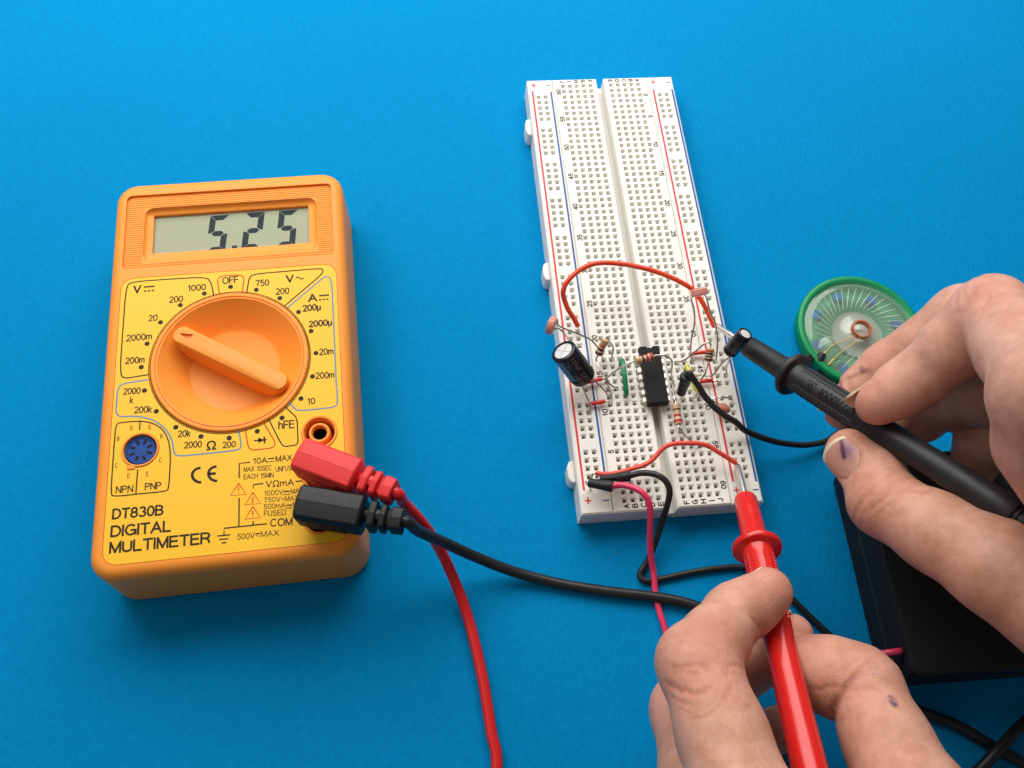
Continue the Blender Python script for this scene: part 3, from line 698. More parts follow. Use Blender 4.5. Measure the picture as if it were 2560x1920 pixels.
stripe(rlR, RAILRED, 19.2, -75.4, 76, 'red_stripe'); stripe(rlR, RAILBLUE, 26.15, -75.9, 75.9, 'blue_stripe')
def plus(parent, m, u, v, n):
    MB().ribbon([(u - .95, v), (u + .95, v)], .42, HZ).ribbon([(u, v - 1), (u, v - .21)], .42, HZ).ribbon([(u, v + .21), (u, v + 1)], .42, HZ).build(n, m, parent, smooth=0)
def minus(parent, m, u, v): MB().ribbon([(u - .85, v), (u + .85, v)], .38, HZ).build('minus_sign', m, parent, smooth=0)
for pa, u0, u1 in ((rlL, -24.75, -19.4), (rlR, 19.75, 25.4)):
    for v in (79.6, -78.1): plus(pa, RAILRED, u0, v, 'plus_sign')
    for v in (79.3, -78.4): minus(pa, RAILBLUE, u1, v)
# numbers and letters
def rot_text(mb, body, u, v, w, h, cw):
    if cw: put_text(mb, body, (u - h / 2, v + w / 2), (u - h / 2, v - w / 2), h, HZ, .33)      # reads downwards
    else: put_text(mb, body, (u + h / 2, v - w / 2), (u + h / 2, v + w / 2), h, HZ, .33)
ta, tf = MB(), MB()
for n in range(5, 61, 5):
    wd = 1.15 if n == 5 else 2.5
    rot_text(ta, str(n), -15.95, row(n + 1), wd, 1.75, False)
    rot_text(tf, str(n), 16.05, row(62 - (n + 1)), wd, 1.75, True)
rot_text(tf, '0', 15.95, row(60), 1.2, 1.75, True)
tf.ribbon([(14.6, row(58.6)), (15.3, row(58.6)), (15.3, row(58.35))], .2, HZ)
for k, ch in enumerate('ABCDE'):
    wd = {'C': 1.5, 'D': 1.4}.get(ch, 1.35)
    rot_text(ta, ch, UA[k] + .25, -80.6, wd, 1.75, False); rot_text(tf, ch, UF[4 - k] - .1, 80.75, wd * .95, 1.6, True)
for k, ch in enumerate('FGHIJ'):
    wd = {'I': .38, 'J': 1.15, 'F': 1.15}.get(ch, 1.4)
    rot_text(tf, ch, UF[k] + .3, -80.75, wd, 1.75, False); rot_text(ta, ch, UA[4 - k] - .1, 80.95, wd * .95, 1.6, True)
ta.build('printed_marks', PRINTK, tbA, smooth=0, kind='stuff'); tf.build('printed_marks', PRINTK, tbF, smooth=0, kind='stuff')

# ==================================================================== parts on the breadboard
def hz(u, i, z=H - 2.0): return np.array([u, row(i), z])
def pz(px, z): return at(px[0], px[1], z)
def wire(mb, pts, r, seg=10, n=8): mb.tube(spline(pts, n), r, seg)
def lead(name, parent, pts, r=.30, m=None, n=8):
    mb = MB(); wire(mb, pts, r, 8, n); return mb.build(name, m or LEAD, parent)

# long orange jumper
base = hz(-20.93, 22.12, H)
t = thing('jumper_wire', 'long orange jumper wire arching across the breadboard', 'jumper wire', base)
path = [(425, 722, 12), (380, 640, 14), (330, 560, 16), (297, 470, 18), (286, 400, 20), (312, 330, 21.5), (362, 268, 22.5), (440, 203, 23), (540, 155, 23.5), (640, 137, 23.5), (760, 141, 23), (880, 154, 22.5), (1020, 184, 22), (1150, 220, 21), (1290, 275, 20), (1400, 330, 19), (1480, 385, 18), (1560, 485, 16.5), (1625, 605, 14.5), (1680, 728, 12.5)]
wp = [pz(Q4(x, y), z) for x, y, z in path]
MB().tube(spline(wp, 6), .78, 14).build('insulation', ORWIRE, t)
lead('bare_end', t, [wp[0], wp[0] * .5 + hz(-20.93, 22.12, H + .3) * .5, hz(-20.93, 22.12, H), hz(-20.93, 22.12)])
lead('bare_end', t, [wp[-1], hz(23.82, 21.0, H + 1.2), hz(23.82, 20.95, H), hz(23.82, 20.92)])

def unit(v_): return np.array(v_) / np.linalg.norm(v_)
VIEW = lambda p: unit(CAM_C - p)
# large electrolytic capacitor
def capacitor(top, bot, r, label, stripe_ang, legs, text=None):
    top = np.array(top); bot = np.array(bot); ax = top - bot; L = np.linalg.norm(ax); ax /= L
    t = thing('electrolytic_capacitor', label, 'capacitor', hz(*legs[0][-1], H))
    g = r * .93
    MB().lathe(bot, ax, [(0, r * .9), (.25, r * .98), (L * .10, r), (L * .13, r), (L * .16, g), (L * .19, g), (L * .22, r), (L * .96, r), (L * .985, r * .97), (L, r * .88), (L, r * .74)], 40, True, False).build('sleeve', SLEEVE, t)
    MB().lathe(bot, ax, [(L - .25, r * .76), (L - .22, r * .70), (L - .25, .02)], 40, False, False).build('top_vent', CAPTOP, t)
    a, u, v = frame(ax)
    tv = t
    tv = t.children[-1] if t.children else None
    for d in ((u, v) if text else ()):
        w = np.cross(ax, d) * .06; q = bot + ax * (L - .2)
        MB().add([q + d * r * .66 + w, q - d * r * .66 + w, q - d * r * .66 - w, q + d * r * .66 - w], [(0, 1, 2, 3)]).build('vent_score', LEAD, t, smooth=0)
    st = MB(); n = 8; vs = []
    for k in range(n + 1):
        an = stripe_ang - .42 + .84 * k / n; d = math.cos(an) * u + math.sin(an) * v
        vs += [bot + ax * L * .24 + d * (r + .03), bot + ax * L * .955 + d * (r + .03)]
    st.add(vs, [(2 * k, 2 * k + 2, 2 * k + 3, 2 * k + 1) for k in range(n)])
    st.build('polarity_stripe', STRIPE, t)
    if text:
        mb = MB()
        for body, an0, s0, s1, hgt in text:
            W_ = abs(s1 - s0) * L
            def fn(x, y, l, an0=an0, s0=s0, hgt=hgt):
                an = an0 + (y - hgt / 2) / r; d = math.cos(an) * u + math.sin(an) * v
                return bot + ax * (s0 * L - x) + d * (r + .04 + l)
            stroke_text(mb, body, fn, W_, hgt, .17)
        mb.build('printed_value', CAPTXT, t, smooth=0)
    for side, pts, (hu, hi) in legs:
        sd_ = np.array(pts[0]) - bot; sd_ = sd_ - ax * (sd_ @ ax); sd_ = sd_ / np.linalg.norm(sd_) if np.linalg.norm(sd_) > .3 else side * u
        ex_ = np.cross(ax, VIEW(bot)); ex_ /= np.linalg.norm(ex_)
        s0 = bot + ex_ * r * .45 * (1 if sd_ @ ex_ > 0 else -1)
        lead('leg', t, [s0 + ax * .4, s0 - ax * 1.2] + [np.array(p) for p in pts] + [hz(hu, hi, H), hz(hu, hi)], .28)
    return t
def facing(ax, ang_from_cam):
    """angle on the cylinder that faces the camera, turned by ang"""
    a, u, v = frame(ax); w = CAM_C - np.array([-10, -40, 15]); w = w - a * (w @ a)
    return math.atan2(w @ v, w @ u) + ang_from_cam
ct = pz(QA(250, 640), 25); cb = pz(QA(590, 1080), 15)
axc = (ct - cb); fa = facing(axc, 0)
capacitor(ct, cb, 3.95, 'large black electrolytic capacitor with cross-scored silver top leaning over the power rail', fa - 1.02,
          [(-1, [pz(QA(640, 1400), 12.5), pz(QA(695, 1540), 10.5)], (-20.93, 11.12)), (1, [pz(QA(900, 1265), 12.5), pz(QA(1000, 1380), 10.5)], (-13.97, 13))],
          [('220µF 220', fa + .15, .92, .12, 1.5), ('25V    25', fa - .36, .92, .12, 1.5)])
# small electrolytic capacitor beside the black probe
ct = pz(QB(1128, 405), 31); cb = pz(QB(905, 665), 22.5)
axc = ct - cb; fa = facing(axc, 0)
capacitor(ct, cb, 2.25, 'small black electrolytic capacitor with plain silver top beside the black probe nose', fa - 2.0,
          [(-1, [pz(QB(790, 830), 17), pz(QB(700, 960), 13.5), pz(QB(620, 998), 12), pz(QB(510, 980), 11)], (13.97, 15)), (1, [pz(QB(900, 780), 17), pz(QB(862, 880), 12)], (23.82, 14.9))])

# light dependent resistors
def ldr(c, nrm, up, label, legs):
    c = np.array(c, float)
    t = thing('photoresistor', label, 'photoresistor', hz(*legs[0][1], H))
    a, u, v = frame(nrm, up)   # a = face normal
    ring = lambda h, s: [c + a * h + s * (max(-.86, min(.86, math.cos(q))) * 2.9 * u + math.sin(q) * 2.55 * v) for q in np.linspace(0, 2 * math.pi, 37)[:-1]]
    MB().loft([ring(-1.05, .9), ring(-.85, 1), ring(.6, 1), ring(.95, .95), ring(1.05, .86)]).build('body', LDRB, t, smooth=50)
    ft = MB().loft([ring(1.06, .80), ring(1.1, .8)]).build('sensing_face', LDRF, t, smooth=0)
    zz = []
    for k in range(7):
        y = -1.5 + 3 * k / 6; x = 1.5 if k % 2 else -1.5
        zz += [c + a * 1.13 + u * -x * .9 + v * y, c + a * 1.13 + u * x * .9 + v * y]
    MB().tube(zz, .13, 5).build('sensing_track', CERAMIC, ft, smooth=0)
    for pts, (hu, hi), side in legs:
        lead('leg', t, [c + side * u * 1.4 - a * .8] + pts + [hz(hu, hi, H), hz(hu, hi)], .27)
    return t
c = pz(Q4(1540, 408), 31)
vd = CAM_C - c; vd /= np.linalg.norm(vd)
ldr(c, np.array([-.12, .95, .45]), vd, 'photoresistor on two tall legs standing above the orange wire', [
    ([pz(Q4(1467, 470), 28), pz(Q4(1492, 560), 25), pz(Q4(1496, 700), 20), pz(Q4(1466, 860), 15), pz(Q4(1463, 985), 11)], (13.97, 17), 1),
    ([pz(Q4(1612, 475), 28), pz(Q4(1640, 590), 25), pz(Q4(1690, 700), 20.5), pz(Q4(1707, 850), 15), pz(Q4(1702, 990), 11)], (21.25, 16.95), -1)])
c = pz(Q4(178, 715), 22)
ldr(c, np.array([-.88, .42, -.05]), np.array([.3, .7, -0.5]), 'photoresistor leaning out over the side of the breadboard', [
    ([pz(Q4(235, 660), 21.5), pz(Q4(250, 718), 20), pz(Q4(420, 790), 17), pz(Q4(535, 842), 16), pz(Q4(605, 915), 14.5), pz(Q4(640, 985), 11.5)], (-13.97, 18), 1),
    ([pz(Q4(240, 742), 20), pz(Q4(300, 790), 17.5), pz(Q4(350, 860), 13)], (-20.93, 19.1), -1)])

# resistors
def resistor(p0, p1, label, bands, legs0, legs1, r=1.18):
    p0 = np.array(p0); p1 = np.array(p1); ax = p1 - p0; L = np.linalg.norm(ax); ax /= L
    t = thing('resistor', label, 'resistor', hz(*legs0[-1], H))
    prof = [(0, .35), (.12, .75), (.35, r * 1.04), (L * .18, r * 1.08), (L * .27, r * .98), (L * .34, r * .88), (L * .66, r * .88), (L * .73, r * .98), (L * .82, r * 1.08), (L - .35, r * 1.04), (L - .12, .75), (L, .35)]
    MB().lathe(p0, ax, prof, 24).build('body', TAN, t, smooth=60)
    pf = np.array(prof)
    for f, w, m in bands:
        a, b = f * L - w / 2, f * L + w / 2
        hs = np.linspace(a, b, 5)
        MB().lathe(p0, ax, [(h, np.interp(h, pf[:, 0], pf[:, 1]) + .03) for h in hs], 24, False, False).build('color_band', m, t, smooth=60)
    lead('leg', t, [p0 + ax * .3, p0 - ax * .9] + legs0[0] + [hz(*legs0[1], H), hz(*legs0[1])], .28)
    lead('leg', t, [p1 - ax * .3, p1 + ax * .9] + legs1[0] + [hz(*legs1[1], H), hz(*legs1[1])], .28)
    return t
resistor(pz(QA(830, 715), 13), pz(QA(965, 445), 17.5), 'resistor with brown, black and orange bands standing by the 20 mark', [(.16, .75, BROWN), (.38, .6, BANDK), (.60, .8, BANDO), (.9, .4, GOLD)],
         ([pz(QA(800, 800), 11.5), pz(QA(850, 920), 11.5), pz(QA(960, 1090), 11.5), pz(QA(1000, 1230), 11), pz(QA(1045, 1370), 10.5)], (-13.3, 12.6)),
         ([pz(QA(1000, 425), 17.5), pz(QA(1030, 500), 15), pz(QA(1070, 560), 13.5), pz(QA(1082, 640), 12), pz(QA(1065, 705), 11)], (-11.43, 17.9)))
resistor(pz(QA(1440, 815), 18.5), pz(QA(1745, 735), 18.5), 'resistor with red and brown bands lying across the black chip', [(.12, .5, GOLD), (.42, .62, BROWN), (.64, .7, BANDR), (.86, .85, BANDR)],
         ([pz(QA(1340, 860), 18), pz(QA(1160, 950), 16), pz(QA(1020, 1060), 13.5), pz(QA(975, 1110), 11.5), pz(QA(1040, 1210), 10.5)], (-11.43, 14)),
         ([pz(QA(1900, 718), 19), pz(QA(2010, 760), 18.5), pz(QA(2060, 830), 17), pz(QA(2055, 950), 13.5)], (6.35, 15)))
resistor(pz(QB(612, 800), 15), pz(QB(640, 605), 17), 'resistor with brown, black and orange bands standing over the red power line', [(.16, .7, BROWN), (.36, .5, BANDK), (.56, .55, BANDK), (.78, .8, BANDO)],
         ([pz(QB(590, 900), 13), pz(QB(545, 1000), 11.5)], (13.97, 14.0)),
         ([pz(QB(632, 545), 18), pz(QB(612, 520), 18), pz(QB(540, 565), 17), pz(QB(420, 670), 14.5), pz(QB(290, 770), 11.5)], (8.89, 17)))
resistor(pz(Q4(1327, 1438), 13), pz(Q4(1352, 1632), 13), 'resistor with two red bands below the black chip', [(.30, .42, BROWN), (.58, .75, BANDR), (.84, .95, BANDR)],
         ([pz(Q4(1312, 1380), 13), pz(Q4(1300, 1300), 12), pz(Q4(1303, 1230), 11)], (6.35, 14.6)),
         ([pz(Q5(1250, 260), 12.5), pz(Q5(1290, 320), 12), pz(Q5(1350, 372), 11.5), pz(Q5(1415, 412), 10)], (11.43, 6)), r=1.22)

# chip
vc = row(15); t = thing('integrated_circuit', 'black fourteen-pin chip straddling the center groove', 'chip', (0, vc, H))
ib = MB()
sec = lambda z, w, l: [(-w, vc - l, z), (w, vc - l, z), (w, vc + l, z), (-w, vc + l, z)]
ib.loft([sec(H + .55, 3.0, 9.45), sec(H + 2.1, 3.3, 9.75), sec(H + 4.1, 3.05, 9.5)])
chip = ib.build('body', ICBODY, t, smooth=0)
cut = MB().lathe((0, vc + 9.75, H + 2.6), (0, 0, 1), [(0, 1.05), (4, 1.05)], 20).build('cutter', ICBODY, t, smooth=0)
boolean_cut(chip, [cut]); bpy.data.objects.remove(cut)
bv = chip.modifiers.new('bevel', 'BEVEL'); bv.width = .16 * S; bv.segments = 2; bv.limit_method = 'ANGLE'
for sgn in (-1, 1):
    for k in range(7):
        v = vc + (k - 3) * P
        MB().box(min(sgn * 3.2, sgn * 4.25), v - .7, H + 1.9, max(sgn * 3.2, sgn * 4.25), v + .7, H + 2.2).box(min(sgn * 3.95, sgn * 4.25), v - .7, H + .5, max(sgn * 3.95, sgn * 4.25), v + .7, H + 1.9).box(min(sgn * 3.95, sgn * 4.25), v - .25, H - 2, max(sgn * 3.95, sgn * 4.25), v + .25, H + .5).build('pin', TINPIN, t, smooth=0)

# short jumpers
def jumper(label, m, pts, e0, e1, r=.62, group=None):
    p = [np.array(q) for q in pts]
    t = thing('jumper_wire', label, 'jumper wire', hz(*e0, H), group=group)
    MB().tube(spline(p, 5), r, 12).build('insulation', m, t)
    lead('bare_end', t, [p[0] * .9 + p[1] * .1, p[0], (p[0] + hz(*e0, H + .6)) / 2 + np.array([0, 0, .4]), hz(*e0, H), hz(*e0)], .28)
    lead('bare_end', t, [p[-1] * .9 + p[-2] * .1, p[-1], (p[-1] + hz(*e1, H + .6)) / 2 + np.array([0, 0, .4]), hz(*e1, H), hz(*e1)], .28)
jumper('short red jumper wire under the large black capacitor', REDWIRE, [pz(QA(640, 1170), 10.3), pz(QA(760, 1140), 10.6), pz(QA(890, 1112), 10.4)], (-20.93, 15.1), (-13.97, 15))
jumper('short red jumper wire by the 10 mark', REDWIRE, [pz(QA(718, 1520), 10.2), pz(QA(830, 1505), 10.5), pz(QA(940, 1482), 10.3)], (-20.93, 12.1), (-13.97, 12))
jumper('short red jumper wire between the legs of the tall photoresistor', REDWIRE, [pz(QB(385, 690), 10.3), pz(QB(490, 672), 10.6), pz(QB(600, 668), 10.4)], (13.97, 18), (21.25, 17.9))
jumper('short red jumper wire below the 45 mark', REDWIRE, [pz(QB(498, 1075), 10.3), pz(QB(590, 1062), 10.6), pz(QB(672, 1060), 10.4)], (13.97, 14), (21.25, 13.9))
jumper('green jumper wire lying beside the black chip', GREENW, [pz(QA(1210, 850), 10.0), pz(QA(1232, 805), 12.0), pz(QA(1250, 900), 13.0), pz(QA(1275, 1100), 13), pz(QA(1295, 1300), 11.8), pz(QA(1300, 1378), 10.5)], (-8.89, 17), (-8.89, 13), .78)
jumper('yellow jumper wire under the black pin connector', YELW, [pz(QB(312, 850), 10.6), pz(QB(360, 960), 11.3), pz(QB(420, 1130), 11), pz(QB(452, 1205), 10.4)], (11.43, 17), (13.97, 12), .68)

# black pin lead near the yellow jumper, running off under the hand to the speaker
t = thing('pin_lead', 'black wire whose crimp pin stands beside the yellow jumper', 'wire', hz(8.89, 13.0, H))
p0 = pz(QB(235, 1235), 12.5); p1 = pz(QB(315, 990), 21)
axp = (p1 - p0) / np.linalg.norm(p1 - p0); Lp = np.linalg.norm(p1 - p0)
MB().lathe(p0, axp, [(0, 1.25), (.25, 1.45), (Lp * .55, 1.5), (Lp * .75, 1.75), (Lp - .4, 1.95), (Lp, 1.7)], 20).build('crimp_sleeve', SHRINK, t)
lead('pin', t, [p0 + axp, p0 - axp * 1.0, hz(8.89, 13.0, H), hz(8.89, 13.0)], .4, STEEL)
wp = [p1 - axp * 1.0, p1 + axp * .9 + np.array([.5, 0, .3]), pz(QB(400, 1030), 21.5), pz(QB(480, 1140), 20), pz(QB(570, 1280), 18.5), pz(QB(700, 1430), 17.5), pz(QB(850, 1550), 16.5), pz(QB(1000, 1640), 15), pz(C6(300, 1215), 12), pz(C6(480, 1280), 8), pz(C6(640, 1305), 5), pz(C6(760, 1300), 3.5), pz(C6(860, 1270), 2), pz(C6(960, 1180), 1.2), pz(C6(980, 1060), 1.0), pz(C6(930, 960), 1.0), pz(C6(860, 890), 1.2), pz(C6(800, 780), 3.0)]
MB().tube(spline(wp, 8), .95, 14).build('wire', CABLEK, t)

# ceramic disc capacitor
t = thing('ceramic_capacitor', 'small flat orange ceramic disc capacitor by the red power line', 'capacitor', hz(16.5, 11, H))
c = pz(QB(828, 1440), 12.2); u_ = pz(QB(905, 1475), 12.2) - pz(QB(750, 1405), 12.2); u_ /= np.linalg.norm(u_); nrm = np.cross(u_, [0.1, .55, .83]); nrm = np.cross(u_, np.cross([0.2, .2, 1], u_)); nrm /= np.linalg.norm(nrm)
w_ = np.cross(nrm, u_)
rg = lambda h, s: [c + nrm * h + s * (math.cos(q) * 2.15 * u_ + math.sin(q) * 1.4 * w_) for q in np.linspace(0, 2 * math.pi, 29)[:-1]]
MB().loft([rg(-.95, .45), rg(-.7, .8), rg(-.3, .97), rg(.3, .97), rg(.7, .8), rg(.95, .45)]).build('disc', CERAMIC, t, smooth=70)
lead('leg', t, [c - u_ * 1.8 + w_ * .6, pz(QB(660, 1325), 12.5), pz(QB(720, 1295), 12.8), pz(QB(830, 1290), 12.5), pz(QB(930, 1305), 11)] + [hz(23.82, 11.9, H), hz(23.82, 11.9)], .26)
lead('leg', t, [c - u_ * 1.5, pz(QB(600, 1355), 12), pz(QB(540, 1310), 11.5), pz(QB(470, 1225), 11.2), pz(QB(430, 1290), 10.6), hz(11.43, 12.0, H), hz(11.43, 12.0)], .26)
# ==================================================================== bottom red wire and battery leads
t = thing('jumper_wire', 'red jumper wire humped over the bottom of the breadboard', 'jumper wire', hz(-23.45, 2.2, H))
path = [(478, 672, 12.0), (560, 684, 12.2), (680, 671, 12.6), (800, 637, 13.2), (905, 605, 13.6), (975, 570, 14), (1025, 525, 14.5), (1070, 470, 15.2), (1130, 424, 16), (1205, 402, 16.5), (1320, 398, 16.5), (1430, 402, 16), (1520, 428, 15.2), (1610, 482, 14.2), (1700, 537, 13), (1772, 583, 12)]
wp = [pz(Q5(x, y), z) for x, y, z in path]
MB().tube(spline(wp, 6), .72, 14).build('insulation', SALMON, t)
lead('bare_end', t, [wp[0] + np.array([.4, 0, 0]), pz(Q5(450, 685), 12), hz(-23.45, 2.2, H), hz(-23.45, 2.2)])
lead('bare_end', t, [wp[-1] - np.array([.4, 0, 0]), pz(Q5(1787, 598), 11.2), hz(21.25, 2.9, H), hz(21.25, 2.9)])

# ==================================================================== battery box
bl_ = at(*C8(300, 600), 0)
t = thing('battery_box', 'black battery box with pink and black leads under the wrist', 'battery box', (86, -104.6, 0), math.radians(-1.0))
BX, BY, BH = 33.0, 31.5, 19.0
ringb = lambda e, z: [(x, y, z) for x, y in rrect(-BX + e, -BY + e, BX - e, BY - e, max(3.2 - e, .8), 6)]
MB().loft([ringb(.4, 0), ringb(0, .5), ringb(0, 8.6), ringb(.28, 8.8)]).build('case', BATT, t, local=True)
MB().loft([ringb(.28, 8.82), ringb(.05, 9.05), ringb(.5, BH - .9), ringb(.9, BH - .25), ringb(1.6, BH)]).build('lid', BATT, t, local=True)
def batt_lead(pin0, pin1, r0, r1, hole, wirem, wpts, bend=None):
    ax = pin1 - pin0; L = np.linalg.norm(ax); ax /= L
    MB().lathe(pin0, ax, [(0, r0 * .8), (.25, r0), (L * .45, r0 * 1.04), (L * .7, r1), (L - .4, r1 * 1.06), (L, r1 * .9), (L - .1, r1 * .55)], 22).build('crimp_sleeve', SHRINK, t)
    lead('pin', t, [pin0 + ax, pin0 - ax * .8, hz(*hole, H), hz(*hole)], .36, STEEL)
    MB().tube(spline([pin1 - ax * .8] + wpts, 8), .92, 14).build('wire', wirem, t)
kp = [pz(Q5(x, y), z) for x, y, z in [(840, 684, 15), (910, 672, 16), (1000, 680, 17), (1080, 712, 17.5), (1140, 775, 17), (1158, 860, 15.5), (1132, 980, 12.5), (1085, 1130, 8)]] + [pz(F1(x, y), z) for x, y, z in [(1418, 1165, 5), (1400, 1210, 2), (1383, 1238, 1), (1392, 1254, 1), (1430, 1250, 1), (1490, 1237, 1), (1550, 1228, 1), (1610, 1227, 1), (1670, 1255, 1), (1712, 1295, 1), (1765, 1347, 1), (1830, 1402, 1.5), (1890, 1425, 5), (1935, 1430, 12)]]
batt_lead(pz(Q5(515, 728), 12), pz(Q5(795, 702), 15), 1.05, 1.5, (-20.93, 2.2), CABLEK, kp)
rp = [pz(Q5(x, y), z) for x, y, z in [(680, 786, 15), (745, 787, 15.5), (830, 811, 16.5), (915, 862, 17), (968, 950, 16), (980, 1100, 13), (977, 1300, 8), (990, 1480, 4)]] + [pz(F1(x, y), z) for x, y, z in [(1412, 1240, 2), (1417, 1290, 1), (1432, 1345, 1), (1455, 1400, 1), (1520, 1440, 1), (1640, 1450, 1), (1760, 1430, 1), (1850, 1418, 6), (1885, 1414, 14), (1935, 1408, 17.6), (1948, 1406, 15)]]
batt_lead(pz(Q5(412, 762), 13), pz(Q5(635, 800), 15.5), 1.35, 1.55, (-23.45, 1.6), PINKWIRE, rp)

# ==================================================================== speaker
SC = np.array([73.5, -25.6, 0]); SR = 21.0
t = thing('speaker', 'small green speaker with clear cone and copper coil', 'speaker', SC)
rimo = MB().lathe((SC[0], SC[1], 0), (0, 0, 1), [(0, SR - 1.2), (.3, SR - .6), (1.2, SR - .35), (4.6, SR - .1), (5.2, SR - .35), (5.4, SR - .8), (5.4, SR - 1.9), (5.1, SR - 2.3), (4.2, SR - 2.4), (4.0, SR - 3.4), (2.6, SR - 4.2), (1.6, SR - 6), (1.1, 8), (1.1, .05)], 72, True, False).build('frame', [SPKG, SPKIN], t, smooth=45)
mi = [1 if max((Vector((v.co.x, v.co.y)).length for v in [rimo.data.vertices[i] for i in p.vertices])) < (SR - 2.2) * S and len(p.vertices) == 4 else 0 for p in rimo.data.polygons]
rimo.data.polygons.foreach_set('material_index', mi)
for k in range(8):
    a = math.radians(12 + 45 * k)
    MB().lathe((SC[0] + 14.6 * math.cos(a), SC[1] + 14.6 * math.sin(a), 2.5), (0, 0, 1), [(0, 1.9), (.05, 1.85)], 20).build('vent', SPKHOLE, t, smooth=0)
MB().lathe((SC[0], SC[1], 1.1), (0, 0, 1), [(0, 8.6), (1.0, 8.6), (1.2, 8.4), (1.2, .05)], 48, True, False).build('magnet_cap', SPKDISC, t)
cone = MB().lathe((SC[0], SC[1], 0), (0, 0, 1), [(4.25, SR - 2.5), (4.3, SR - 3.2), (5.1, SR - 4.0), (5.0, SR - 5.2), (3.9, 9.4), (3.7, 7.0), (3.9, 4.3), (4.6, 3.2), (5.3, 1.6), (5.5, .05)], 72, False, False).build('cone', FILM, t, smooth=60)
for k in range(40):
    a = 2 * math.pi * k / 40; b = a + .22
    r0, r1 = SR - 5.0, 9.2
    q0 = np.array([SC[0] + r0 * math.cos(a), SC[1] + r0 * math.sin(a), 5.05]); q1 = np.array([SC[0] + r1 * math.cos(b), SC[1] + r1 * math.sin(b), 4.0])
    MB().tube([q0, (q0 + q1) / 2 + np.array([0, 0, .05]), q1], [.05, .12, .05], 5).build('cone_ridge', RIDGE, cone, smooth=60)
cc = at(*C6(1040, 548), 5.3)
MB().lathe((SC[0] + .3, SC[1] + .3, 3.9), (0, 0, 1), [(0, 2.6), (0, 3.3), (.2, 3.38), (1.7, 3.38), (1.95, 3.25), (1.95, 2.75), (1.7, 2.6), (0, 2.6)], 40, False, False).build('voice_coil', COPPER, t, smooth=50)
MB().tube(spline([SC + [-2.8, -2.2, 5.6], pz(C6(900, 610), 5.6), pz(C6(845, 660), 5.4), pz(C6(805, 695), 4.9)], 6), [.14] * 13 + [.32] * 6, 6).build('lead_thread', YTHREAD, t)
MB().tube(spline([SC + [-1.2, -3.2, 5.6], pz(C6(960, 655), 5.6), pz(C6(900, 710), 5.4), pz(C6(860, 752), 4.8)], 6), [.14] * 13 + [.32] * 6, 6).build('lead_thread', YTHREAD, t)
gm = MB(); gc = pz(C6(885, 640), 4.9)
gm.lathe(gc, (0, 0, 1), [(0, 4.6), (.15, 4.0), (.3, 2.4), (.35, .05)], 24, False, False); gm.build('glue_spot', FILM, t)
MB().lathe(pz(C6(790, 735), 4.2), (0.5, 0.75, .35), [(0, .9), (.3, 1.3), (2.6, 1.4), (3.3, 1.0)], 18).build('terminal', SHRINK, t)
MB().lathe(pz(C6(745, 728), 4.4), (-0.5, 0.75, .2), [(0, .7), (.3, 1.2), (2.2, 1.2), (2.7, .8)], 18).build('terminal', SHRINK, t)

# ==================================================================== test leads
def probe(parent, tip, end, m, mt, ridged, flat_tip):
    tip = np.array(tip); end = np.array(end); ax = end - tip; L = np.linalg.norm(ax); ax /= L
    pr = MB().lathe(tip, ax, [(13.5, 2.2), (13.9, 2.9), (14.8, 3.25), (20, 3.3), (27.5, 3.45), (31.2, 3.9), (31.8, 6.0), (32.4, 6.55), (33.2, 6.6), (33.8, 6.2), (34.3, 4.4), (35, 4.2), (37, 4.1), (58, 4.0), (62, 3.75), (75, 3.65), (L - 6, 3.9), (L - 1, 4.0), (L, 3.6)], 48).build('probe', m, parent, smooth=38)
    MB().lathe(tip, ax, [(0, .45), (.35, .85), (1.0, 1.0), (15, 1.02)], 20).build('metal_tip', STEEL, pr)
    MB().lathe(tip, ax, [(L - 2, 2.9), (L + 1, 2.8), (L + 1.2, 2.3), (L + 2.2, 2.3), (L + 2.4, 2.7), (L + 4, 2.6), (L + 4.2, 2.1), (L + 5.2, 2.1), (L + 5.4, 2.45), (L + 7, 2.3), (L + 9, 1.7)], 24).build('strain_relief', m, pr)
    a, u, v = frame(ax)
    w = CAM_C - (tip + ax * 46); w = w - a * (w @ a); f0 = math.atan2(w @ v, w @ u)
    rows_ = [-.95, -.62, .62, .95, 1.3, 1.65, -1.3, -1.65] if ridged else [-.35, .42, .75, 1.1, -.75, -1.1]
    rb = MB()
    for an in rows_:
        d = math.cos(f0 + an) * u + math.sin(f0 + an) * v; e = np.cross(a, d)
        for k in range(24):
            c = tip + a * (37.2 + k * .88) + d * 4.0
            q = .30
            rb.add([c - a * q - e * q, c + a * q - e * q, c + a * q + e * q, c - a * q + e * q, c + d * .38], [(0, 1, 4), (1, 2, 4), (2, 3, 4), (3, 0, 4)])
    rb.build('grip_ridges', m, pr, smooth=0, kind='stuff')
    return pr, a, u, v, f0, tip
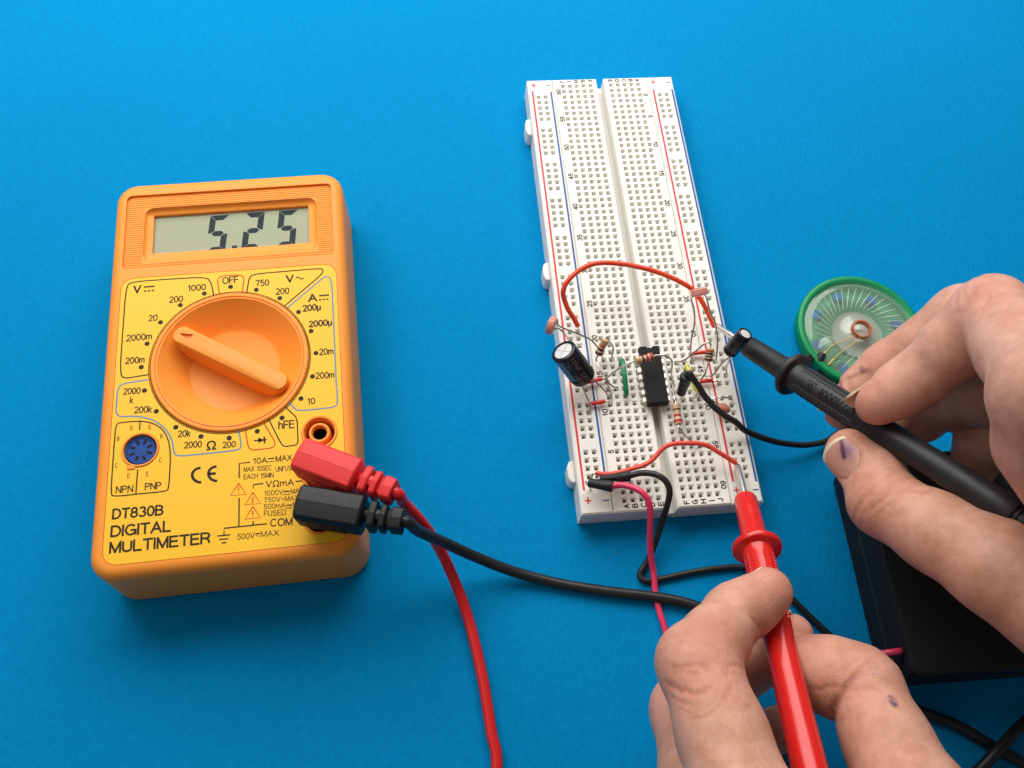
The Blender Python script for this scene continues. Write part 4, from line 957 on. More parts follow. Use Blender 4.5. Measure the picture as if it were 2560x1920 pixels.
def plug(parent, jc, end, m, zc):
    """right angle shrouded plug: barrel in the jack, body lying toward 'end' """
    jc = np.array(jc); end = np.array(end); d = end - np.array([jc[0], jc[1], zc]); L = np.linalg.norm(d); d /= L
    s_ = np.cross([0, 0, 1], d); s_ /= np.linalg.norm(s_); up = np.cross(d, s_)
    o = np.array([jc[0], jc[1], zc])
    prof = lambda t, w, h: [o + d * t + s_ * (x * w) + up * (y * h) for x, y in [(-.86, -1), (.86, -1), (1, -.80), (1, .60), (.86, .86), (0.02, 1.0), (-0.02, 1.0), (-.86, .86), (-1, .60), (-1, -.80)]]
    pb_ = MB().loft([prof(-4.3, 4.1, 4.0), prof(-3.7, 4.6, 4.7), prof(12.6, 4.5, 4.6), prof(13.2, 3.5, 3.8)]).build('plug', m, parent, bevel=.85, seg=4)
    MB().tube([o + d * -3.5 + up * 4.66, o + d * 12.4 + up * 4.56], .12, 6).build('moulding_seam', m, pb_)
    MB().lathe((jc[0], jc[1], ZP - 7), (0, 0, 1), [(0, 3.6), (9, 3.65), (9 + zc - ZP - 3, 3.8)], 30).build('barrel', m, pb_)
    gr = MB()
    for k in range(6):
        z = -.70 + k * .20
        for sg_ in (-1, 1):
            c = [o + d * t0 + s_ * sg_ * 4.46 + up * (z * 4.8 + dz) for t0, dz in ((-2, 0), (9, 0), (9, .45), (-2, .45))]
            q = [p + s_ * sg_ * .30 for p in c]
            gr.add(c + q, [(4, 5, 6, 7), (0, 1, 5, 4), (1, 2, 6, 5), (2, 3, 7, 6), (3, 0, 4, 7)])
    gr.build('finger_ribs', m, pb_, smooth=0, kind='stuff')
    MB().tube([o + d * 12.5, o + d * L], 1.9, 16).build('cable_core', m, pb_)
    for k, (t0, t1, w, h) in enumerate([(14.6, 16.6, 3.7, 3.9), (17.6, 19.2, 3.4, 3.6), (20.3, 23.4, 3.1, 3.3)]):
        MB().loft([prof(t0, w, h), prof(t1, w * .96, h * .96)]).build('relief_ring', m, pb_, bevel=.5, seg=3)
    MB().loft([prof(16.4, 1.5, 3.3), prof(17.8, 1.5, 3.2)]).loft([prof(19, 2.4, 1.9), prof(20.5, 2.4, 1.9)]).build('relief_bridge', m, pb_, bevel=.3)
    return o + d * 23.0, d
def world_of(loc): 
    q = np.linalg.inv(MMI) @ np.array([loc[0], loc[1], loc[2], 1]); return q[:3]

j2 = world_of(jack2); j3 = world_of(jack3)
# red lead
t = thing('test_lead', 'red test lead from the multimeter to the probe held on the breadboard', 'test lead', (j2[0], j2[1], ZP))
end = pz((700 + 1330 * .1929, 1030 + 985 * .1929), 35.5)
e, d = plug(t, j2, end, REDPL, 33.0)
rtip = dep(1843, 1163, 262); rfl = dep(1884, 1335, 240); rax = (rfl - rtip) / np.linalg.norm(rfl - rtip); rend = rtip + rax * 104
cp = [e - d * 3, e + d * 1.5] + [pz(F1(x, y), z) for x, y, z in [(872, 1085, 31), (915, 1133, 22), (952, 1190, 12), (985, 1262, 5), (1011, 1335, 2), (1031, 1412, 1.6), (1047, 1490, 1.6), (1061, 1580, 1.6), (1073, 1665, 1.6)]] + [np.array(q) for q in [(-62, -172, 1.6), (-45, -215, 1.6), (-5, -245, 8), (20, -235, 40)]] + [rend + rax * 26, rend + rax * 12, rend + rax * 5]
MB().tube(spline(cp, 9), 1.55, 16).build('cable', CABLER, t)
probe(t, rtip, rend, REDPROBE, STEEL, False, False)
# black lead
t = thing('test_lead', 'black test lead from the multimeter to the probe stamped 1000V', 'test lead', (j3[0], j3[1], ZP))
end = pz((700 + 1440 * .1929, 1030 + 1395 * .1929), 34.5)
e, d = plug(t, j3, end, BLACKPL, 32.5)
btip = dep(1791, 815, 279); bend = dep(2540, 1290, 205); bax = (bend - btip) / np.linalg.norm(bend - btip)
cp = [e - d * 3, e + d * 1.5] + [pz(F1(x, y), z) for x, y, z in [(903, 1146, 29), (962, 1173, 18), (1030, 1204, 9), (1110, 1235, 3.5), (1200, 1259, 1.6), (1300, 1276, 1.6), (1400, 1288, 1.6), (1475, 1301, 1.6), (1540, 1325, 1.6), (1640, 1375, 1.6), (1760, 1440, 1.6), (1870, 1490, 1.6), (1978, 1533, 1.6), (2060, 1564, 1.6), (2130, 1603, 1.6)]]
cp += [pz((2505, 1880), 1.6), pz((2590, 1930), 1.6), pz((2640, 2010), 1.6), pz((2570, 2080), 1.6), pz((2450, 2040), 1.6), pz((2420, 1960), 2.2), pz((2456, 1918), 3.5), pz((2504, 1866), 4.9), pz((2560, 1808), 3.5), pz((2680, 1700), 1.6), pz((2900, 1600), 20), bend + bax * 30, bend + bax * 12, bend + bax * 5]
MB().tube(spline(cp, 9), 1.55, 16).build('cable', CABLEK, t)
pr, a, u, v, f0, tp = probe(t, btip, bend, BLACKPROBE, STEEL, True, True)
mk = MB()
def on_probe(s, y, lift, rad=4.02):
    d_ = math.cos(f0 + y / rad) * u + math.sin(f0 + y / rad) * v
    return tp + a * s + d_ * (rad + lift)
def emb(body, s0, s1, y0, hgt, w=.3):
    stroke_text(mk, body, lambda x, y, l: on_probe(s0 + x, y0 - (y - hgt / 2), .10 + l), s1 - s0, hgt, w)
emb('1000V', 45.2, 53.2, 0.1, 2.7, .42)
def sqr(s0, s1, y0, y1, w=.22):
    for (sa, sb, ya, yb) in ((s0, s1, y0, y0 + w), (s0, s1, y1 - w, y1), (s0, s0 + w, y0 + w, y1 - w), (s1 - w, s1, y0 + w, y1 - w)):
        q = [(sa, ya), (sb, ya), (sb, yb), (sa, yb)]
        vs_ = [on_probe(s, y_, .02) for s, y_ in q] + [on_probe(s, y_, .18) for s, y_ in q]
        mk.add(vs_, [(4, 5, 6, 7), (0, 1, 5, 4), (1, 2, 6, 5), (2, 3, 7, 6), (3, 0, 4, 7)])
sqr(40.6, 43.4, -1.3, 1.4); sqr(41.4, 42.6, -.55, .65)
emb('CAT II', 54.0, 57.6, 0.0, 2.0, .3)
mk.build('embossed_marks', JACKHOLE, pr, smooth=0, kind='stuff')

# crumbs on the card
for px_, sz in ((F1(1336, 1196), .32), (F1(1687, 1196), .28)):
    c = at(*px_, sz * .6); cb_ = MB()
    cb_.lathe(c - np.array([0, 0, sz * .6]), (0.05, .1, 1), [(0, sz * .5), (sz * .3, sz * .9), (sz * .8, sz * .8), (sz * 1.2, sz * .3)], 7)
    tag(cb_.build('crumb', CAPTXT, None, smooth=60), ('grey crumb on the blue card beside the pink battery wire' if sz > .3 else 'tiny grey crumb on the blue card beside the red probe'), 'crumb')
# ==================================================================== hands
def rcone(P_, a, b, ra, rb):
    ba = b - a; l2 = ba @ ba; rr = ra - rb; a2 = l2 - rr * rr; il2 = 1 / l2
    pa = P_ - a; y = pa @ ba; z = y - l2
    q = pa * l2 - y[..., None] * ba
    x2 = (q * q).sum(-1); y2 = y * y * l2; z2 = z * z * l2
    k = np.sign(rr) * rr * rr * x2
    return np.where(np.sign(z) * a2 * z2 > k, np.sqrt(x2 + z2) * il2 - rb, np.where(np.sign(y) * a2 * y2 < k, np.sqrt(x2 + y2) * il2 - ra, (np.sqrt(x2 * a2 * il2) + y * rr) * il2 - ra))
def smin(a, b, k):
    h = np.maximum(k - np.abs(a - b), 0) / k
    return np.minimum(a, b) - h * h * k * .25
def surface_nets(F, org, h):
    nx, ny, nz = F.shape; ins = F < 0
    c = np.zeros((nx - 1, ny - 1, nz - 1), np.int8)
    offs = [(i, j, k) for i in (0, 1) for j in (0, 1) for k in (0, 1)]
    sl = lambda i, j, k: (slice(i, nx - 1 + i), slice(j, ny - 1 + j), slice(k, nz - 1 + k))
    for o in offs: c += ins[sl(*o)]
    act = (c > 0) & (c < 8)
    idx = np.full(act.shape, -1, np.int64); cells = np.argwhere(act); idx[act] = np.arange(len(cells))
    acc = np.zeros((len(cells), 3)); cnt = np.zeros(len(cells))
    g = lambda o: F[cells[:, 0] + o[0], cells[:, 1] + o[1], cells[:, 2] + o[2]]
    for i, o in enumerate(offs):
        for d in range(3):
            if o[d] == 0:
                o2 = list(o); o2[d] = 1
                f0_, f1_ = g(o), g(o2); m = (f0_ < 0) != (f1_ < 0)
                t_ = np.where(m, f0_ / np.where(m, f0_ - f1_, 1), 0)
                p_ = np.array(o, float) + 0 * acc; p_[:, d] += t_
                acc += np.where(m[:, None], p_, 0); cnt += m
    V = (cells + acc / cnt[:, None]) * h + org
    quads = []
    for d in range(3):
        e1, e2 = (d + 1) % 3, (d + 2) % 3
        s0 = [slice(None)] * 3; s1 = [slice(None)] * 3; s0[d] = slice(0, -1); s1[d] = slice(1, None)
        x = ins[tuple(s0)] != ins[tuple(s1)]
        E_ = np.argwhere(x)
        E_ = E_[(E_[:, e1] > 0) & (E_[:, e2] > 0) & (E_[:, e1] < F.shape[e1] - 1) & (E_[:, e2] < F.shape[e2] - 1)]
        def at_(da, db):
            q = E_.copy(); q[:, e1] -= da; q[:, e2] -= db; return idx[q[:, 0], q[:, 1], q[:, 2]]
        q = np.stack([at_(1, 1), at_(0, 1), at_(0, 0), at_(1, 0)], 1)
        fl_ = ~ins[E_[:, 0], E_[:, 1], E_[:, 2]]
        q[fl_] = q[fl_][:, ::-1]
        quads.append(q)
    return V, np.concatenate(quads)

def skin_material(name):
    m = bpy.data.materials.new(name); m.use_nodes = True
    nt = m.node_tree; b = nt.nodes['Principled BSDF']
    tc = nd(nt, 'ShaderNodeTexCoord')
    at_ = nd(nt, 'ShaderNodeAttribute', attribute_name='skin')
    sep = nd(nt, 'ShaderNodeSeparateColor'); nt.links.new(at_.outputs['Color'], sep.inputs[0])
    n1 = nd(nt, 'ShaderNodeTexNoise'); n1.inputs['Scale'].default_value = 110; n1.inputs['Detail'].default_value = 6; n1.inputs['Roughness'].default_value = .6
    n2 = nd(nt, 'ShaderNodeTexNoise'); n2.inputs['Scale'].default_value = 420; n2.inputs['Detail'].default_value = 4
    for n in (n1, n2): nt.links.new(tc.outputs['Object'], n.inputs['Vector'])
    r1 = nd(nt, 'ShaderNodeMapRange'); r1.inputs[1].default_value = .38; r1.inputs[2].default_value = .62
    nt.links.new(n1.outputs['Fac'], r1.inputs[0])
    mx = nd(nt, 'ShaderNodeMix', data_type='RGBA'); mx.inputs[6].default_value = (0.575, 0.280, 0.180, 1); mx.inputs[7].default_value = (0.71, 0.385, 0.285, 1)
    nt.links.new(r1.outputs[0], mx.inputs[0])
    red = nd(nt, 'ShaderNodeMix', data_type='RGBA'); red.inputs[7].default_value = (0.65, 0.245, 0.175, 1)
    mr = nd(nt, 'ShaderNodeMath', operation='MULTIPLY'); mr.inputs[1].default_value = .85
    nt.links.new(sep.outputs[0], mr.inputs[0]); nt.links.new(mr.outputs[0], red.inputs[0]); nt.links.new(mx.outputs[2], red.inputs[6])
    sp = nd(nt, 'ShaderNodeMix', data_type='RGBA', blend_type='MULTIPLY'); sp.inputs[0].default_value = .35
    r2 = nd(nt, 'ShaderNodeMapRange'); r2.inputs[1].default_value = .3; r2.inputs[2].default_value = .7; r2.inputs[3].default_value = .78; r2.inputs[4].default_value = 1.12
    nt.links.new(n2.outputs['Fac'], r2.inputs[0]); nt.links.new(red.outputs[2], sp.inputs[6]); nt.links.new(r2.outputs[0], sp.inputs[7])
    ink = nd(nt, 'ShaderNodeMix', data_type='RGBA'); ink.inputs[7].default_value = (0.09, 0.03, 0.13, 1)
    n3 = nd(nt, 'ShaderNodeTexNoise'); n3.inputs['Scale'].default_value = 900; n3.inputs['Detail'].default_value = 4; nt.links.new(tc.outputs['Object'], n3.inputs['Vector'])
    im = nd(nt, 'ShaderNodeMath', operation='MULTIPLY'); r3 = nd(nt, 'ShaderNodeMapRange'); r3.inputs[1].default_value = .38; r3.inputs[2].default_value = .6; r3.inputs[3].default_value = .35
    nt.links.new(n3.outputs['Fac'], r3.inputs[0]); nt.links.new(sep.outputs[1], im.inputs[0]); nt.links.new(r3.outputs[0], im.inputs[1])
    cz = nd(nt, 'ShaderNodeMix', data_type='RGBA', blend_type='MULTIPLY'); cz.inputs[7].default_value = (0.80, 0.60, 0.54, 1)  # shade of the folds put into the colour: creases darkened and reddened
    nt.links.new(sep.outputs[2], cz.inputs[0]); nt.links.new(sp.outputs[2], cz.inputs[6])
    nt.links.new(im.outputs[0], ink.inputs[0]); nt.links.new(cz.outputs[2], ink.inputs[6])
    nt.links.new(ink.outputs[2], b.inputs['Base Color'])
    b.inputs['Roughness'].default_value = .46; b.inputs['Specular IOR Level'].default_value = .36
    b.inputs['Subsurface Weight'].default_value = .22; b.inputs['Subsurface Radius'].default_value = (1, .36, .22); b.inputs['Subsurface Scale'].default_value = .0022
    vo = nd(nt, 'ShaderNodeTexVoronoi'); vo.inputs['Scale'].default_value = 2200; vo.feature = 'DISTANCE_TO_EDGE'
    wv = nd(nt, 'ShaderNodeTexNoise'); wv.inputs['Scale'].default_value = 260; wv.inputs['Detail'].default_value = 5
    nt.links.new(tc.outputs['Object'], wv.inputs['Vector']); nt.links.new(tc.outputs['Object'], vo.inputs['Vector'])
    ad = nd(nt, 'ShaderNodeMath', operation='MULTIPLY_ADD'); ad.inputs[1].default_value = 1.1
    nt.links.new(vo.outputs['Distance'], ad.inputs[0]); nt.links.new(wv.outputs['Fac'], ad.inputs[2])
    bp = nd(nt, 'ShaderNodeBump'); bp.inputs['Strength'].default_value = .36; bp.inputs['Distance'].default_value = .0004
    nt.links.new(ad.outputs[0], bp.inputs['Height']); nt.links.new(bp.outputs[0], b.inputs['Normal'])
    return m
SKIN = skin_material('skin')

def surf_pt(V, x, y):
    """visible skin point nearest to a pixel"""
    rel = (V - CAM_C) @ CAM_R.T; px_ = 1280 + CAM_F * rel[:, 0] / rel[:, 2]; py_ = 960 + CAM_F * rel[:, 1] / rel[:, 2]
    d_ = (px_ - x) ** 2 + (py_ - y) ** 2
    m_ = np.argpartition(d_, 60)[:60]
    return V[m_[np.argmin(rel[m_, 2])]]
def unit(v_): return np.array(v_) / np.linalg.norm(v_)
def make_hand(name, label, fingers, palm, creases, inks, reds, h=0.55, base=None, nails=(), lines=()):
    """fingers: list of joint chains [(point, radius), ...]; palm: list of round cones"""
    allp = np.array([p for ch in fingers for p, r in ch] + [q for a_, b_, ra, rb in palm for q in (a_, b_)])
    lo = allp.min(0) - 18; hi = allp.max(0) + 18
    lo[2] = max(lo[2], .2)
    n = np.ceil((hi - lo) / h).astype(int) + 1
    gx, gy, gz = [lo[i] + h * np.arange(n[i]) for i in range(3)]
    F = np.full(n, 9.0, np.float64)
    def block(pts, rmax, mg):
        l_ = np.maximum(((np.min(pts, 0) - rmax - mg - lo) / h).astype(int), 0); h_ = np.minimum(((np.max(pts, 0) + rmax + mg - lo) / h).astype(int) + 2, n)
        return tuple(slice(a_, b_) for a_, b_ in zip(l_, h_))
    def grid(s): 
        return np.stack(np.meshgrid(gx[s[0]], gy[s[1]], gz[s[2]], indexing='ij'), -1)
    for a_, b_, ra, rb in palm:
        s = block([a_, b_], max(ra, rb), 9); F[s] = smin(F[s], rcone(grid(s), a_, b_, ra, rb), 7.0)
    for ch in fingers:
        pts = [p for p, r in ch]; s = block(pts, max(r for p, r in ch), 7); G = grid(s); f = None
        for (p, r), (p2, r2) in zip(ch[:-1], ch[1:]):
            d_ = rcone(G, p, p2, r, r2); f = d_ if f is None else smin(f, d_, 3.0)
        F[s] = smin(F[s], f, 1.3)
    for (p, ax_, dr, depth, wid, rad) in creases:
        s = block([p], rad, 1); G = grid(s) - p
        t_ = G @ ax_; rr = np.sqrt((G * G).sum(-1)) + 1e-6
        sidev = (G @ dr) / rr
        mask = np.clip((sidev - .15) / .5, 0, 1) * np.clip((rad - rr) / 3, 0, 1)
        F[s] += depth * np.exp(-(t_ / wid) ** 2) * mask
    for (c_, ax_, dr, r_, len_, half_) in nails:          # bed of the nail, sunk between its folds
        s = block([c_], r_ + len_ * .5, 2); G = grid(s) - c_
        a_ = unit(ax_); d_ = dr - a_ * (dr @ a_); d_ = unit(d_); e_ = np.cross(a_, d_)
        sa = G @ a_; th = np.arctan2(G @ e_, G @ d_)
        ell = (np.abs(sa) / (len_ * .52)) ** 3 + (np.abs(th) / (half_ * 1.04)) ** 3
        F[s] += .6 * np.clip((1.12 - ell) / .3, 0, 1)
    V, Qd = surface_nets(F, lo, h)
    # light smoothing
    nb = np.zeros_like(V); ct_ = np.zeros(len(V))
    for _ in range(3):
        nb[:] = 0; ct_[:] = 0
        for k in range(4):
            i_, j_ = Qd[:, k], Qd[:, (k + 1) % 4]
            np.add.at(nb, i_, V[j_]); np.add.at(ct_, i_, 1); np.add.at(nb, j_, V[i_]); np.add.at(ct_, j_, 1)
        V = V * .45 + .55 * nb / np.maximum(ct_, 1)[:, None]
    crv = np.zeros(len(V))
    if lines:
        N_ = np.zeros_like(V); fn_ = np.cross(V[Qd[:, 2]] - V[Qd[:, 0]], V[Qd[:, 3]] - V[Qd[:, 1]])
        for k in range(4): np.add.at(N_, Qd[:, k], fn_)
        N_ /= np.linalg.norm(N_, axis=1)[:, None] + 1e-12
        disp = np.zeros(len(V))
        for pts, depth, wid in lines:
            P_ = spline([(x, y, 0) for x, y in pts], 6)
            S_ = np.array([surf_pt(V, p[0], p[1]) for p in P_]); depth = depth * .55
            for i_ in range(len(S_) - 1):
                p, q = S_[i_], S_[i_ + 1]; pq = q - p; l2_ = pq @ pq
                if l2_ > 16: continue
                near = np.where(np.abs(V - p).max(1) < 6)[0]
                tt = np.clip(((V[near] - p) @ pq) / (l2_ + 1e-9), 0, 1); dd = np.linalg.norm(V[near] - p - tt[:, None] * pq, axis=1)
                fade = min(1, (i_ + 1) / 4, (len(S_) - 1 - i_) / 4)
                g_ = np.exp(-(dd / wid) ** 2) * fade
                rim = .35 * np.exp(-((dd - 2.2 * wid) / (1.2 * wid)) ** 2) * fade
                disp[near] = np.maximum(disp[near], depth * g_)
                crv[near] = np.maximum(crv[near], min(1, depth / .5) * g_)
                disp[near] -= 0 * rim
        V = V - N_ * disp[:, None]
    base = np.array(base)
    t = thing(name, label, 'hand', base)
    me = bpy.data.meshes.new('skin')
    me.from_pydata(((V - base) * S).tolist(), [], Qd.tolist())
    col = np.zeros((len(V), 4), np.float32); col[:, 3] = 1; col[:, 2] = crv
    for p, r, w in reds:
        col[:, 0] = np.maximum(col[:, 0], w * np.exp(-((V - p) ** 2).sum(1) / (r * r)))
    for p, q, r, w in inks:
        pq = q - p; tt = np.clip(((V - p) @ pq) / (pq @ pq + 1e-9), 0, 1)
        dd = np.linalg.norm(V - p - tt[:, None] * pq, axis=1)
        col[:, 1] = np.maximum(col[:, 1], w * np.clip(1.5 - dd / r, 0, 1))
    ca_ = me.color_attributes.new('skin', 'FLOAT_COLOR', 'POINT'); ca_.data.foreach_set('color', col.ravel())
    me.materials.append(SKIN); me.polygons.foreach_set('use_smooth', [True] * len(me.polygons)); me.update()
    o = bpy.data.objects.new('skin', me); COL.objects.link(o); o.parent = t
    return t, V
def nail(parent, c, axis, dorsal, r, length, half, lift=.25, tip=.16, slope=.09):
    """curved nail plate; c = centre of the nail bed axis"""
    a = np.array(axis, float); a /= np.linalg.norm(a); d = np.array(dorsal, float); d -= a * (d @ a); d /= np.linalg.norm(d); e = np.cross(a, d)
    na, nl = 26, 22
    def P(i, j, l):
        sN = i / nl; th = (j / na * 2 - 1); wd = half * (1 - .25 * max(0, .25 - sN) / .25 ** 1)
        ss = -length / 2 + length * sN
        edge = (1 - abs(th) ** 2.5)
        ss2 = ss if sN > .5 else -length / 2 + length * sN + (1 - sN * 2) * (1 - math.sqrt(max(0, 1 - th * th * .8))) * length * .3
        if sN > .5: ss2 = ss - (sN * 2 - 1) * (1 - math.sqrt(max(0, 1 - th * th * .75))) * length * .28
        an = th * wd; rr = r + l - slope * ss2
        return c + a * ss2 + rr * (math.cos(an) * d + math.sin(an) * e) * 1.0
    mb = MB(); vs = [P(i, j, lift) for i in range(nl + 1) for j in range(na + 1)] + [P(i, j, lift - .45) for i in range(nl + 1) for j in range(na + 1)]
    N = (nl + 1) * (na + 1); fs = []; mi = []
    for i in range(nl):
        for j in range(na):
            q = (i * (na + 1) + j, i * (na + 1) + j + 1, (i + 1) * (na + 1) + j + 1, (i + 1) * (na + 1) + j)
            fs.append(q); mi.append(1 if i >= nl * (1 - tip) else 0)
            fs.append(tuple(N + k for k in reversed(q))); mi.append(mi[-1])
    bd = [j for j in range(na + 1)] + [(i) * (na + 1) + na for i in range(1, nl + 1)] + [nl * (na + 1) + j for j in range(na - 1, -1, -1)] + [i * (na + 1) for i in range(nl - 1, 0, -1)]
    for k in range(len(bd)):
        x_, y_ = bd[k], bd[(k + 1) % len(bd)]
        fs.append((y_, x_, N + x_, N + y_)); mi.append(1)
    mb.add(vs, fs); mb.m = mi
    return mb.build('nail', [NAIL, NAILTIP], parent, smooth=60)
def D7(x, y, D): return dep(*C7(x, y), D)
def D6(x, y, D): return dep(*C6(x, y), D)
def D8(x, y, D): return dep(*C8(x, y), D)
VIEW = lambda p: unit(CAM_C - p)

# ---- left hand holding the red probe
iT, iD, iP, iM = D7(880, 445, 212), D7(640, 610, 211), D7(400, 935, 196), dep(1890, 2085, 170)
tT, tI, tM = D7(1130, 960, 214), D7(1530, 1090, 208), dep(2290, 2010, 186)
mT, mD, mP, mM = D7(1040, 750, 225), D7(770, 930, 231), D7(335, 1265, 213), dep(1800, 2120, 184)
rT, rD, rP, rM = D7(965, 1380, 236), D7(790, 1480, 242), D7(480, 1640, 226), dep(1790, 2230, 194)
fingers = [[(iT, 6.0), ((iT + iD) / 2, 6.7), (iD, 6.9), ((iD + iP) / 2 , 7.5), (iP, 8.9), (iP * .55 + iM * .45, 9.2), (iM, 11)],
           [(tT, 7.6), ((tT + tI) / 2, 8.9), (tI, 8.9), ((tI + tM) / 2, 9.3), (tM, 11.5)],
           [(mT, 5.9), (mD, 7.0), (mP, 8.8), ((mP + mM) / 2, 9.4), (mM, 11)],
           [(rT, 5.8), (rD, 6.6), (rP, 8.2), (rM, 10)]]
wr = dep(2250, 2700, 172)
palm = [(iM, mM, 11, 11), (mM, rM, 11, 10), (iM, wr, 12, 20), (rM, wr, 11, 20), (tM, wr, 12, 19), (wr, dep(2400, 3100, 165), 21, 23)]
ax1 = unit(iM - iP); ax2 = unit(iD - iP)
cr = []
for off, dp in ((0.2, .3), (2.6, .25)):
    cr.append((iP + unit(ax1) * off, unit(ax1 - ax2), unit(VIEW(iP) - .4 * ax2 + np.array([-.3, 0, 0])), dp, .55, 13))
cr.append((iD + ax2 * 0, unit(iT - iP), unit(np.array([.5, -.6, .3])), .7, .7, 10))
cr.append((iP * .25 + iM * .75, ax1, VIEW(iP), .25, .8, 16))
axt = unit(tM - tI)
for off, dp in ((-1.5, .25), (.6, .45), (2.5, .3)): cr.append((tI + axt * off, unit(axt + unit(tI - tT)), unit(VIEW(tI) + np.array([.6, .5, .2])), dp, .55, 13))
cr.append((tI + axt * 1.5, unit(axt + unit(tI - tT)), np.array([-.8, -.5, .2]), 1.0, .9, 13))
inkp = D7(1755, 1160, 190)
reds = [(iP, 11, 1.0), (iT, 9, .8), (tI, 12, .55), (tT, 12, .5), (mP, 12, .6), (mT, 10, .8), (rT, 10, .6), (rP, 10, .5)]
def paint(t, V, marks):
    me = [c for c in t.children if c.data.name.startswith('skin')][0].data
    ca_ = me.color_attributes['skin']; col = np.zeros(len(V) * 4, np.float32); ca_.data.foreach_get('color', col); col = col.reshape(-1, 4)
    for (x0, y0, x1, y1, r, w) in marks:
        p, q = surf_pt(V, x0, y0), surf_pt(V, x1, y1); pq = q - p
        tt = np.clip(((V - p) @ pq) / (pq @ pq + 1e-9), 0, 1); dd = np.linalg.norm(V - p - tt[:, None] * pq, axis=1)
        col[:, 1] = np.maximum(col[:, 1], w * np.clip(1.5 - dd / r, 0, 1))
    ca_.data.foreach_set('color', col.ravel())
IMG_R = CAM_R[0]; IMG_U = -CAM_R[1]; IMG_A = CAM_R[2]          # picture right, up and away, as directions in the place
ln = [([C7(*p) for p in l], d_, w_) for l, d_, w_ in [
    ([(165, 965), (230, 938), (320, 930), (420, 940), (475, 965)], .35, .5), ([(150, 1060), (230, 1105), (340, 1125), (430, 1110), (495, 1055)], .6, .55),
    ([(165, 1125), (250, 1190), (350, 1212), (420, 1190)], .3, .45), ([(200, 1215), (330, 1258), (440, 1225), (530, 1150)], .25, .45), ([(290, 1312), (420, 1290), (530, 1225), (610, 1120), (640, 1060)], .35, .5),
    ([(590, 965), (650, 935), (720, 960), (765, 1010)], .35, .5), ([(560, 1015), (640, 985), (700, 1000)], .25, .4), ([(180, 1000), (300, 985), (400, 1010)], .25, .4),
    ([(785, 555), (815, 605), (838, 665), (842, 720)], .6, .6), ([(730, 520), (790, 545), (850, 540)], .25, .5), ([(835, 335), (868, 305), (905, 290)], .3, .35), ([(480, 510), (560, 480), (640, 500)], .15, .5),
    ([(1335, 1190), (1318, 1260), (1315, 1330)], .7, .6), ([(1130, 1150), (1210, 1112), (1290, 1090), (1380, 1090)], .3, .5), ([(1390, 1110), (1500, 1082), (1610, 1075), (1690, 1100)], .35, .5), ([(1400, 1175), (1500, 1150), (1600, 1160)], .22, .45), ([(1420, 1010), (1520, 985), (1600, 1000)], .2, .45)]]
nlI = (iT * .80 + iD * .20, unit(iT - iD), unit(IMG_U * .9 + IMG_A * 1.1 - IMG_R * .25), 6.2, 10.5, .9)
nlM = (mT * .95 + mD * .05, unit(mT - mD), unit(IMG_U * .8 - IMG_R * .5 + IMG_A * .1), 5.95, 9.5, .85)
hl_, HV = make_hand('hand', 'left hand with bent index finger pinching the red probe', fingers, palm, cr, [], reds, base=(rM[0], rM[1], 0.0), nails=[nlI, nlM], lines=ln)
paint(hl_, HV, [(*C7(1735, 1140), *C7(1770, 1190), .8, .9), (*C7(1590, 900), *C7(1720, 1040), .9, .22), (*C7(1365, 1080), *C7(1395, 1080), .3, .45), (*C7(1455, 1000), *C7(1470, 1015), .3, .4),
                (*C7(1590, 975), *C7(1595, 982), .3, .5), (*C7(745, 1205), *C7(752, 1235), .35, .3), (*C7(2050, 1520), *C7(2065, 1530), .5, .3)])
for nl_ in (nlI, nlM): nail(hl_, *nl_, lift=-.12, tip=.22)

# ---- right hand holding the black probe
iT, iD, iP, iM = D6(1200, 1015, 229), D6(1480, 850, 226), D6(1985, 395, 214), dep(2640, 985, 183)
mT, mD, mP, mM = D6(965, 1062, 252), D6(1260, 780, 247), D6(1790, 430, 233), dep(2640, 900, 205)
tT, tI, tM = D8(515, 380, 238), D8(830, 850, 228), dep(2490, 1415, 205)
tC = dep(2840, 1660, 190); tH = D8(735, 590, 233)
rT, rD, rP, rM = D6(1330, 1190, 262), D6(1500, 1120, 262), D6(1660, 1000, 252), dep(2640, 960, 222)
kT, kD, kP, kM = D6(1620, 1500, 266), D6(1810, 1540, 262), D6(1945, 1260, 250), dep(2640, 1080, 235)
fingers = [[(iT, 5.9), ((iT + iD) / 2, 6.6), (iD, 7.1), ((iD + iP) / 2, 7.9), (iP, 8.9), ((iP + iM) / 2, 9.4), (iM, 11.5)],
           [(mT, 5.8), ((mT + mD) / 2, 6.5), (mD, 6.9), (mP, 8.5), (mM, 11)],
           [(tT, 7.2), (tH, 7.5), (tI, 8.7), (tI * .5 + tM * .5, 9.6), (tM, 11.0), (tC, 14)],
           [(rT, 6), (rD, 6.8), (rP, 8.0), (rM, 10.5)], [(kT, 5.6), (kD, 6.4), (kP, 7.6), (kM, 10)]]
wr = dep(3150, 1560, 190)
palm = [(iM, mM, 11, 11), (mM, rM, 11, 11), (rM, kM, 10.5, 10), (iM, wr, 12, 20), (kM, wr, 11, 20), (tC, wr, 15, 20), (dep(2590, 1120, 192), dep(2700, 1250, 195), 8.5, 10), (wr, dep(3500, 1650, 190), 21, 23)]
ax2 = unit(iP - iD); ax1 = unit(iM - iP)
cr = []
for off, dp in ((-2.0, .3), (.3, .45), (2.4, .35)): cr.append((iP + ax2 * off, unit(ax2 + ax1 * .4), unit(np.array([-.1, .7, .5])), dp, .55, 13))
axt = unit(tM - tI); axd = unit(tI - tT)
for off, dp in ((-2.4, .3), (0, .5), (2.2, .3)): cr.append((tI + axt * off, unit(axt + axd), unit(VIEW(tI) + np.array([-.6, -.1, 0])), dp, .6, 13))
